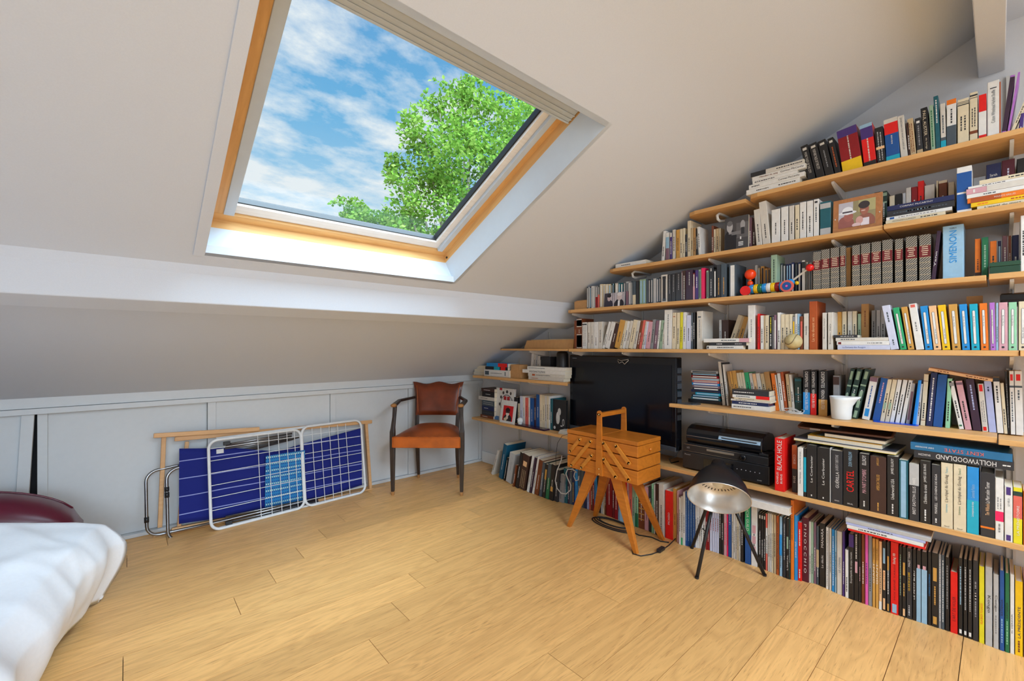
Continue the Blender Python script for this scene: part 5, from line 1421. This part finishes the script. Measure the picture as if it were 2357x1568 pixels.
o = co.build('coiled_extension_lead', M_RUBBER, smooth=True); tag(o, 'coiled black extension lead under the sewing box', 'cord')
# pale cables hanging from the shelf left of the sewing box
wcb = MB(); g = lambda x, y, X: tuple(onX(1120+x/9.8, 1010+y/9.8, X))
wcb.tube([g(1700, 380, 2.22), g(1680, 500, 2.21), g(1590, 720, 2.20), g(1550, 950, 2.20), g(1590, 1120, 2.20), g(1680, 1230, 2.20), g(1790, 1250, 2.20), g(1890, 1160, 2.20), g(1900, 1050, 2.20), g(1830, 900, 2.20), g(1790, 790, 2.20), g(1830, 690, 2.20), g(1950, 690, 2.20), g(2030, 760, 2.21)], .0036, 8)
wcb.tube([g(2030, 760, 2.21), g(1990, 760, 2.20), g(1970, 850, 2.20), g(2010, 950, 2.20), g(2070, 930, 2.20), g(2080, 840, 2.205)], .0036, 8)
o = wcb.build('hanging_cable', M_CABLEW, smooth=True); tag(o, 'looped pale cable hanging before the leaning floor books', 'cable')
tb = MB().tube([g(1860, -110, 2.298), g(1700, -60, 2.29), g(1600, 100, 2.26), g(1560, 400, 2.22), g(1565, 650, 2.21), g(1620, 900, 2.215), g(1680, 990, 2.22)], .0016, 6).build('thin_cable', M_RUBBER, smooth=True); tag(tb, 'thin black cable drooping from the left shelf to the floor books', 'cable')
tb = MB().tube([onX(1553, 985, 2.40), onX(1563, 1000, 2.38), onX(1562, 1030, 2.36), onX(1556, 1052, 2.34), onX(1540, 1056, 2.33), onZ(1545, 1066, ZF+.004), onZ(1562, 1062, ZF+.004)], .003, 6).build('power_cable', M_RUBBER, smooth=True); tag(tb, 'black cable hanging down between the television and the disc players', 'cable')
# ------------------------------------------------------------------ leather armchair
ch = empty('armchair', (1.797, 2.961, 0), R(-42.9)); tag(ch, 'small wooden armchair with worn tan leather seat and back by the knee wall', 'armchair')
def post(pts, name, mat=M_DKWOOD):   # pts: (x, y, z, wx, wy)
    mb = MB(); n = len(pts); vs = []; fs = [(0, 3, 2, 1), tuple(4*(n-1)+k for k in range(4))]
    for x, y, z, a, b in pts: vs += [(x-a/2, y-b/2, z), (x+a/2, y-b/2, z), (x+a/2, y+b/2, z), (x-a/2, y+b/2, z)]
    for i in range(n-1):
        for k in range(4): fs.append((4*i+k, 4*i+(k+1) % 4, 4*i+4+(k+1) % 4, 4*i+4+k))
    return mb.add(vs, fs).build(name, mat, ch, bevel=.004)
for s in (-1, 1):
    l1 = post([(s*.256, -.197, .028, .024, .024), (s*.257, -.196, .18, .030, .030), (s*.258, -.195, .36, .036, .036), (s*.258, -.195, .47, .036, .038), (s*.257, -.19, .50, .028, .034), (s*.252, -.175, .58, .024, .03), (s*.25, -.165, .655, .026, .032)], 'front_leg')
    post([(s*.256, -.197, .0, .018, .018), (s*.256, -.197, .028, .023, .023)], 'foot', M_WORNWOOD)
    post([(s*.166, .235, .028, .022, .022), (s*.165, .205, .18, .028, .030), (s*.165, .18, .36, .032, .036), (s*.168, .185, .46, .030, .036), (s*.172, .205, .6, .028, .03), (s*.178, .235, .76, .024, .026)], 'rear_leg')
    post([(s*.166, .238, .0, .017, .017), (s*.166, .235, .028, .021, .021)], 'foot', M_WORNWOOD)
    MB().hexa([(s*.25-.018,-.20,.652),(s*.25+.018,-.20,.652),(s*.262+.015,.0,.668),(s*.262-.015,.0,.668),(s*.25-.018,-.20,.676),(s*.25+.018,-.20,.676),(s*.262+.015,.0,.688),(s*.262-.015,.0,.688)]).hexa([(s*.262-.015,-.002,.668),(s*.262+.015,-.002,.668),(s*.19+.012,.20,.672),(s*.19-.012,.20,.672),(s*.262-.015,-.002,.688),(s*.262+.015,-.002,.688),(s*.19+.012,.20,.692),(s*.19-.012,.20,.692)]).build('armrest', M_DKWOOD, ch, bevel=.005)
    MB().sphere((s*.25, -.195, .666), .026, 14, 8, sx=.9, sy=1.0, sz=.55).build('armrest_knuckle', M_WORNWOOD, ch, smooth=True)
def pad(nu, nv, f, name, mat, **kw):
    vs = [f(i/nu, j/nv, 1) for j in range(nv+1) for i in range(nu+1)]; k0 = len(vs); vs += [f(i/nu, j/nv, 0) for j in range(nv+1) for i in range(nu+1)]
    fs = []; q = lambda i, j: j*(nu+1)+i
    for j in range(nv):
        for i in range(nu): fs += [(q(i, j), q(i+1, j), q(i+1, j+1), q(i, j+1)), (k0+q(i, j), k0+q(i, j+1), k0+q(i+1, j+1), k0+q(i+1, j))]
    for i in range(nu): fs += [(q(i, 0), k0+q(i, 0), k0+q(i+1, 0), q(i+1, 0)), (q(i, nv), q(i+1, nv), k0+q(i+1, nv), k0+q(i, nv))]
    for j in range(nv): fs += [(q(0, j), q(0, j+1), k0+q(0, j+1), k0+q(0, j)), (q(nu, j), k0+q(nu, j), k0+q(nu, j+1), q(nu, j+1))]
    return MB().add(vs, fs).build(name, mat, ch, smooth=True, autosmooth=True, **kw)
def seatf(u, v, top):
    y = -.215+.425*v; hw = .247-.075*v; x = (u*2-1)*hw
    if v < .15: y -= .012*(1-(u*2-1)**2)
    d = (1-(u*2-1)**4)*(1-(v*2-1)**4)
    return (x, y, (.438+.052*d) if top else .362)
st = pad(16, 14, seatf, 'seat', M_LEATHER)
MB().hexa([(-.249,-.232,.358),(.249,-.232,.358),(.246,-.208,.358),(-.246,-.208,.358),(-.249,-.230,.436),(.249,-.230,.436),(.246,-.208,.440),(-.246,-.208,.440)]).build('front_band', M_LEATHERO, st, bevel=.006)
pp_ = [(-.249+.498*i/24, -.231, .437+.002*math.sin(i*2.3)) for i in range(25)]; MB().tube(pp_, .0035, 6).build('piping', M_LEATHERO, st, smooth=True)
for k in range(2): MB().tube([((-1)**k*.249, -.232, .362+.074*i/6) for i in range(7)], .0035, 6).build('corner_piping', M_LEATHERO, st, smooth=True)
def backf(u, v, top):
    hw = .176+.024*v+.012*(v**6); x = (u*2-1)*hw; z = .535+.262*v+(.010*math.cos((u*2-1)*math.pi*2)*v**3 if v > .5 else 0)
    bow = .02*(1-(u*2-1)**2); d = (1-(u*2-1)**6)*(1-(v*2-1)**6)
    return (x, .178+.06*v+bow-(.030*d if top else -.022), z)
bk = pad(16, 12, backf, 'backrest', M_LEATHER2)
for s in (-1, 1): MB().tube([backf(.5+s*.44, j/12, 1) for j in range(1, 12)], .003, 6).build('seam', M_LEATHERO, bk, smooth=True)

# ------------------------------------------------------------------ things leaning on the knee wall
# white folding clothes airer
A0 = Vector((.368, 3.105, 0)); A1v = Vector((1.350, 3.176, 0)); dirx = (A1v-A0).normalized(); Ln = (A1v-A0).length
ai = empty('clothes_airer', tuple(A0), math.atan2(dirx.y, dirx.x)); ai.rotation_euler = (R(-8.5), 0, math.atan2(dirx.y, dirx.x)); tag(ai, 'white wire clothes airer folded flat against the knee wall', 'clothes airer')
def loop(x0, x1, z0, z1, r, y, rad, name, mat, par=ai): return MB().tube([(x, y, z) for x, z in rrect(x0, x1, z0, z1, r, 6)], rad, 10, closed=True).build(name, mat, par, smooth=True)
HT = .548; md = Ln*.548
f1 = loop(.006, md, .008, HT-.012, .05, 0, .0085, 'wing_frame', M_WIRE); f2 = loop(md+.006, Ln-.004, .008, HT, .05, 0, .0085, 'wing_frame', M_WIRE)
MB().tube([(.05, .014, .010), (Ln-.05, .014, .010)], .0075, 10).build('base_rail', M_WIRE, ai, smooth=True); MB().tube([(.05, .014, HT-.004), (Ln-.05, .014, HT-.002)], .0075, 10).build('top_rail', M_WIRE, ai, smooth=True)
for (xa, xb, fr_, nh, xs_) in ((.006, md, f1, 7, (.50, .62, .73, .83, .92)), (md+.006, Ln-.004, f2, 8, (.16, .30, .44, .58, .72))):
    for k in range(nh): z = HT*(.09+.80*k/(nh-1)); MB().tube([(xa+.004, 0, z), (xb-.004, 0, z)], .0021, 6).build('wire', M_WIRE, fr_)
    for t in xs_: x = xa+(xb-xa)*t; MB().tube([(x, -.003, .012), (x, -.003, HT-.016)], .0021, 6).build('wire', M_WIRE, fr_)
for k in range(3): MB().tube([(.10, .02+.012*k, HT-.05-.012*k), (md-.05, .02+.012*k, HT-.035-.018*k)], .006, 8).build('strut', M_STEEL, ai, smooth=True)
for k in range(3): MB().tube([(.09, .02+.012*k, .03+.016*k), (md+.1, .02+.012*k, .022+.010*k)], .006, 8).build('strut', M_STEEL, ai, smooth=True)
for x, z in ((.10, .025), (.105, HT-.042)): MB().box(x-.018, x+.018, .008, .03, z-.010, z+.012).build('hinge', M_BLACKP, ai, bevel=.003)
# steel leg loops of the airer sticking out to the left
for k, (xo, yb, zt_, xr) in enumerate(((-.275, .120, .405, .55), (-.185, .090, .40, .5))):
    pts = [(xr, yb-.05, zt_+.075)]+[(xo+.075, yb, zt_)]+[(x, yb, z) for x, z in arc(xo+.06, zt_-.06, .06, 95, 180, 6)]+[(x, yb, z) for x, z in arc(xo+.06, .068+.03-.05*k, .06, 180, 270, 6)]+[(xr, yb-.06, .028-.012*k)]
    MB().tube(pts, .0085, 10).build('leg_loop', M_STEEL, ai, smooth=True)
    MB().tube([(xo, yb, .12+.12*k), (xo, yb, .15+.12*k)], .0115, 10).build('clip', M_BLACKP, ai, smooth=True)
    if k: MB().tube([(xo, yb, .275), (xo, yb, .30)], .0115, 10).build('clip', M_BLACKP, ai, smooth=True)
# folded deck chair: beech bars and striped navy canvas
dk = empty('deck_chair', (.0, 3.245, 0)); dk.rotation_euler = (R(-4), 0, 0); tag(dk, 'folded beech deck chair with navy striped canvas behind the white airer', 'deck chair')
def kb(pa, pb, Y, w, h, name='bar'):
    a, b = onY(*pa, Y), onY(*pb, Y); MB().bar((a.x, Y-3.245, a.z), (b.x, Y-3.245, b.z), w, h).build(name, M_BEECH, dk, bevel=.003)
kb((354, 1006), (600, 990), 3.215, .022, .026); kb((403, 1013), (860, 972), 3.24, .022, .026); kb((378, 1008), (368, 1214), 3.25, .03, .022, 'upright'); kb((432, 1018), (412, 1212), 3.26, .022, .02, 'upright')
kb((846, 972), (853, 1150), 3.25, .03, .022, 'upright'); kb((395, 1222), (858, 1128), 3.235, .024, .028); kb((352, 1238), (600, 1190), 3.25, .02, .024)
cv = bpy.data.materials.new('striped_navy_canvas'); nt, N, L = nodes_of(cv)
b_ = N('ShaderNodeBsdfPrincipled', Roughness=.85); ou = N('ShaderNodeOutputMaterial'); L(b_.outputs[0], ou.inputs[0])
t_ = N('ShaderNodeTexCoord'); sx_ = N('ShaderNodeSeparateXYZ'); L(t_.outputs['Object'], sx_.inputs[0])
md_ = N('ShaderNodeMath', operation='MODULO'); md_.inputs[1].default_value = .104; L(sx_.outputs['Z'], md_.inputs[0])
lt = N('ShaderNodeMath', operation='LESS_THAN'); lt.inputs[1].default_value = .0055; L(md_.outputs[0], lt.inputs[0])
mx_ = N('ShaderNodeMix', data_type='RGBA'); L(lt.outputs[0], mx_.inputs[0]); mx_.inputs[6].default_value = (*srgb(8, 26, 118), 1); mx_.inputs[7].default_value = (*srgb(150, 160, 214), 1); L(mx_.outputs[2], b_.inputs['Base Color'])
wv = N('ShaderNodeTexNoise', Scale=160.0); bp_ = N('ShaderNodeBump', Strength=.2, Distance=.002); L(wv.outputs['Fac'], bp_.inputs['Height']); L(bp_.outputs[0], b_.inputs['Normal'])
def cloth(name, mat, topl, botl, Y, par, n=30, m=12, wav=.006, th=.003):
    """sheet hanging between a top and a bottom photo polyline at depth Y"""
    def interp(pl, t):
        x = pl[0][0]+(pl[-1][0]-pl[0][0])*t
        for (a, b), (c, d) in zip(pl, pl[1:]):
            if x <= c or (c, d) == pl[-1]: return (x, b+(d-b)*(x-a)/(c-a))
    vs = []; fs = []
    for s_ in (0, 1):
        for j in range(m+1):
            for i in range(n+1):
                a = onY(*interp(topl, i/n), Y); b = onY(*interp(botl, i/n), Y); p = a.lerp(b, j/m)
                vs.append((p.x, Y-3.245+wav*math.sin(i*.7+j*.35)*math.sin(math.pi*j/m)+th*s_, p.z))
    q = lambda i, j, s_: s_*(n+1)*(m+1)+j*(n+1)+i
    for j in range(m):
        for i in range(n): fs += [(q(i, j, 0), q(i, j+1, 0), q(i+1, j+1, 0), q(i+1, j, 0)), (q(i, j, 1), q(i+1, j, 1), q(i+1, j+1, 1), q(i, j+1, 1))]
    for i in range(n): fs += [(q(i, 0, 0), q(i+1, 0, 0), q(i+1, 0, 1), q(i, 0, 1)), (q(i, m, 0), q(i, m, 1), q(i+1, m, 1), q(i+1, m, 0))]
    return MB().add(vs, fs).build(name, mat, par, smooth=True)
cloth('canvas', cv, [(414, 1036), (540, 1034), (640, 1042), (700, 1024), (834, 988)], [(412, 1208), (520, 1192), (612, 1172), (700, 1158), (834, 1118)], 3.205, dk)
MB().box(onY(500, 1042, 3.2).x, onY(517, 1042, 3.2).x, -.0435, -.0425, onY(500, 1048, 3.2).z, onY(500, 1038, 3.2).z).build('care_tag', pmat('white_tag', srgb(220, 220, 220), .6), dk)
tw = bpy.data.materials.new('blue_woven_pattern'); nt, N, L = nodes_of(tw)
b_ = N('ShaderNodeBsdfPrincipled', Roughness=.8); ou = N('ShaderNodeOutputMaterial'); L(b_.outputs[0], ou.inputs[0]); t_ = N('ShaderNodeTexCoord'); sx_ = N('ShaderNodeSeparateXYZ'); L(t_.outputs['Object'], sx_.inputs[0])
def band(out, period, width, off=0.):
    a = N('ShaderNodeMath', operation='ADD'); a.inputs[1].default_value = 5+off; L(out, a.inputs[0]); m1 = N('ShaderNodeMath', operation='MODULO'); m1.inputs[1].default_value = period; L(a.outputs[0], m1.inputs[0]); l1 = N('ShaderNodeMath', operation='LESS_THAN'); l1.inputs[1].default_value = width; L(m1.outputs[0], l1.inputs[0]); return l1.outputs[0]
def mulf(a, b): n = N('ShaderNodeMath', operation='MULTIPLY'); L(a, n.inputs[0]); L(b, n.inputs[1]); return n.outputs[0]
wd = mulf(band(sx_.outputs['X'], .0115, .0055), band(sx_.outputs['Z'], .044, .011)); dd = mulf(band(sx_.outputs['X'], .0115, .0055), band(sx_.outputs['Z'], .022, .010, .010))
m1 = N('ShaderNodeMix', data_type='RGBA'); L(dd, m1.inputs[0]); m1.inputs[6].default_value = (*srgb(34, 128, 190), 1); m1.inputs[7].default_value = (*srgb(16, 66, 150), 1)
m2 = N('ShaderNodeMix', data_type='RGBA'); L(wd, m2.inputs[0]); L(m1.outputs[2], m2.inputs[6]); m2.inputs[7].default_value = (*srgb(196, 226, 206), 1); L(m2.outputs[2], b_.inputs['Base Color'])
tl_ = cloth('patterned_towel', tw, [(612, 1050), (702, 1036)], [(610, 1172), (702, 1150)], 3.192, None, 10, 8, .003); tl_.location = (0, 3.245, 0); tag(tl_, 'bright blue woven cloth with rows of white dashes on the deck chair', 'cloth')

# ------------------------------------------------------------------ bed, duvet, burgundy bolster
bd = empty('bed', (-1.2, 1.55, 0)); tag(bd, 'low bed under the white duvet in the left corner', 'bed')
MB().box(-1.0, .92, -.95, .9, .05, .16).build('base', pmat('bed_base_fabric', srgb(120, 120, 126), .8), bd, bevel=.01); MB().box(-1.0, .95, -.96, .92, .16, .30).build('mattress', pmat('mattress_ticking', srgb(220, 220, 222), .8), bd, bevel=.03)
for x in (-.9, .8):
    for y in (-.85, .8): MB().lathe([(0, .02), (.05, .025)], 12, Matrix.Translation((x, y, 0))).build('leg', M_BLACKP, bd)
from mathutils import noise
nx, ny = 150, 150
def duv(u, v):
    """u: across from the far left (0) to the hanging right side (1); v: from the near end (0) to the far end (1)"""
    y = .30+2.27*v; L_ = 2.45*u; edge = 1.92
    ex = -.085-.21*(2.57-y)                                        # plan line of the right-hand shoulder
    if L_ < edge:
        x = max(ex-(edge-L_), -2.36+.2*L_); k = max(0, (L_-.9)/(edge-.9)); z = .525-.165*k**2.0
    else:
        t = (L_-edge)/(2.45-edge); bulge = math.sin(min(t*1.25, 1)*math.pi*.5); x = ex+.085*bulge-.16*max(0, t-.35)**1.2; z = .36-.30*t**1.15
    k2 = max(0, (v-.90)/.10); z -= .05*k2**2.5
    fold = 0.
    for (ax_, ay_, fq, am, ph) in ((.8, 1.0, 6., .022, 0.), (1.0, .35, 11., .022, 1.3), (.55, -1.0, 15., .018, 2.1), (1., .9, 24., .010, .4), (.2, 1., 32., .006, 3.3)):
        w_ = (x*ax_+y*ay_)*fq+3.0*noise.noise(Vector((x*1.6+ph, y*1.6, ph)))+ph; fold += am*(.5+.5*math.cos(w_))**5*max(0, .45+1.1*noise.noise(Vector((x*2.4, y*2.4, ph+4))))
    fold += .020*noise.noise(Vector((x*1.7, y*1.7, 9)))
    side = max(0, min(1, (L_-1.75)/.3)); hang = max(0, min(1, (L_-edge)/.25))
    x += .014*hang*math.sin(y*17+2.5*noise.noise(Vector((0, y*2, 0))))+.012*hang*noise.noise(Vector((3, y*6, z*4)))
    z += fold*(1-.6*hang); x += fold*.9*side
    return (x, y, max(z, .012))
vs = [duv(i/nx, j/ny) for j in range(ny+1) for i in range(nx+1)]; n1_ = len(vs); vs += [(x-.012, y, max(z-.02, .004)) for x, y, z in vs]
fs = []; q = lambda i, j: j*(nx+1)+i
for j in range(ny):
    for i in range(nx): fs += [(q(i, j), q(i+1, j), q(i+1, j+1), q(i, j+1)), (n1_+q(i, j), n1_+q(i, j+1), n1_+q(i+1, j+1), n1_+q(i+1, j))]
for i in range(nx): fs += [(q(i, 0), n1_+q(i, 0), n1_+q(i+1, 0), q(i+1, 0)), (q(i, ny), q(i+1, ny), n1_+q(i+1, ny), n1_+q(i, ny))]
for j in range(ny): fs += [(q(0, j), q(0, j+1), n1_+q(0, j+1), n1_+q(0, j)), (q(nx, j), n1_+q(nx, j), n1_+q(nx, j+1), q(nx, j+1))]
o = MB().add(vs, fs).build('duvet', M_DUVET, smooth=True); tag(o, 'rumpled white duvet covering the bed at the left edge', 'duvet')
bo = empty('bolster', (-1.15, 2.90, 0)); tag(bo, 'glossy burgundy leather bolster behind the far end of the duvet', 'bolster')
vs = []; fs = []; nn, mm = 32, 60
for j in range(mm+1):
    t = j/mm; x = -1.0+1.99*t; k = (1-max(0, (t-.72)/.28)**2.2)**.5 if t < 1 else 0.02
    for i in range(nn):
        a = 2*math.pi*i/nn; yy = .17*math.copysign(abs(math.cos(a))**.7, math.cos(a)); zz_ = math.copysign(abs(math.sin(a))**.8, math.sin(a))
        vs.append((x, yy*(.6+.4*k), .245+.245*zz_*k if zz_ > 0 else .245+.245*zz_))
for j in range(mm):
    for i in range(nn): fs.append((j*nn+i, j*nn+(i+1) % nn, (j+1)*nn+(i+1) % nn, (j+1)*nn+i))
fs.append(tuple(reversed(range(nn)))); fs.append(tuple(mm*nn+i for i in range(nn)))
MB().add(vs, fs).build('cushion', M_BURG, bo, smooth=True)
MB().tube([(vs[j*nn+nn//4-1][0], vs[j*nn+nn//4-1][1], vs[j*nn+nn//4-1][2]+.001) for j in range(mm)], .004, 6).build('seam', M_BURG, bo, smooth=True)

# ------------------------------------------------------------------ tree outside the skylight
lf = bpy.data.materials.new('spring_leaf'); nt, N, L = nodes_of(lf)
d1 = N('ShaderNodeBsdfDiffuse'); t1 = N('ShaderNodeBsdfTranslucent'); ad = N('ShaderNodeMixShader'); ad.inputs[0].default_value = .45; ou = N('ShaderNodeOutputMaterial')
gi = N('ShaderNodeNewGeometry'); rp = N('ShaderNodeValToRGB'); L(gi.outputs['Random Per Island'], rp.inputs[0])
rp.color_ramp.elements[0].color = (*srgb(84, 124, 48), 1); rp.color_ramp.elements[1].color = (*srgb(160, 186, 92), 1); e = rp.color_ramp.elements.new(.5); e.color = (*srgb(116, 158, 60), 1)
L(rp.outputs[0], d1.inputs[0]); L(rp.outputs[0], t1.inputs[0]); L(d1.outputs[0], ad.inputs[1]); L(t1.outputs[0], ad.inputs[2]); L(ad.outputs[0], ou.inputs[0])
M_BARK = pmat('grey_bark', srgb(150, 140, 122), .85, var=.2, scale=20)
rt_ = random.Random(5)
def tree(name, label, base, blobs, nleaf, size):
    t = empty(name, base); tag(t, label, 'tree'); mb = MB(); br = MB(); B = Vector(base)
    tot = sum(b[1]*b[2] for b in blobs)
    top = max(blobs, key=lambda b: b[0].z)[0]-B
    br.tube([(0, 0, 0), (.05, .03, top.z*.4), (.0, 0, top.z*.75)], .1, 8, radii=[.16, .11, .05])
    for c, rx, rz, wgt in blobs:
        cl = c-B; br.tube([(0, 0, cl.z*.62), tuple(cl*.5+Vector((0, 0, cl.z*.32))), tuple(cl)], .02, 5, radii=[.05, .03, .01])
        for k in range(int(nleaf*rx*rz/tot*wgt)):
            while True:
                v = Vector((rt_.uniform(-1, 1), rt_.uniform(-1, 1), rt_.uniform(-1, 1)))
                if v.length <= 1: break
            if noise.noise((c+v*Vector((rx, rx, rz)).length*.5)*2.2) < -.12: continue
            p = cl+Vector((v.x*rx, v.y*rx, v.z*rz)); s = size*rt_.uniform(.6, 1.3)
            a = Vector((rt_.gauss(0, 1), rt_.gauss(0, 1), rt_.gauss(0, .7))).normalized(); b = a.orthogonal().normalized(); b = (b*math.cos(k)+a.cross(b)*math.sin(k)); n = a.cross(b)
            mb.add([p, p+a*s*.5+b*s*.34+n*s*.08, p+a*s, p+a*s*.5-b*s*.34+n*s*.08], [(0, 1, 2), (0, 2, 3)])
    br.build('trunk', M_BARK, t, smooth=True); fo = mb.build('foliage', lf, t); fo['kind'] = 'stuff'
def blob(px, py, d, rpx, rpy, w=1.): return (atD(px, py, d), rpx/FPX*d, rpy/FPX*d, w)
tree('tall_leafy_tree', 'tall light green leafy tree seen through the skylight', (4.9, 7.0, -5), [blob(1010, 235, 8.2, 40, 50), blob(975, 300, 8, 60, 60), blob(1070, 270, 8.4, 80, 75), blob(1040, 370, 8, 120, 95), blob(960, 430, 8, 75, 70), blob(1120, 430, 8.2, 130, 100), blob(905, 390, 8, 22, 40, 1.3), blob(1000, 510, 8, 120, 70), blob(1180, 330, 8.6, 110, 110), blob(1150, 545, 8.3, 120, 90), blob(1090, 215, 8.4, 45, 40)], 24000, .085)
tree('hazy_leafy_tree', 'second leafy tree at the right edge of the skylight view', (8.0, 7.4, -5), [blob(1240, 300, 9.8, 110, 90), blob(1300, 380, 9.8, 150, 130), blob(1200, 450, 9.6, 110, 110)], 10000, .095)
tree('low_leafy_tree', 'low leafy tree top at the bottom left of the skylight view', (2.3, 9.0, -5), [blob(805, 490, 9, 48, 34), blob(860, 520, 9, 70, 30), blob(920, 520, 9, 60, 40), blob(790, 530, 9, 60, 34)], 5000, .085)
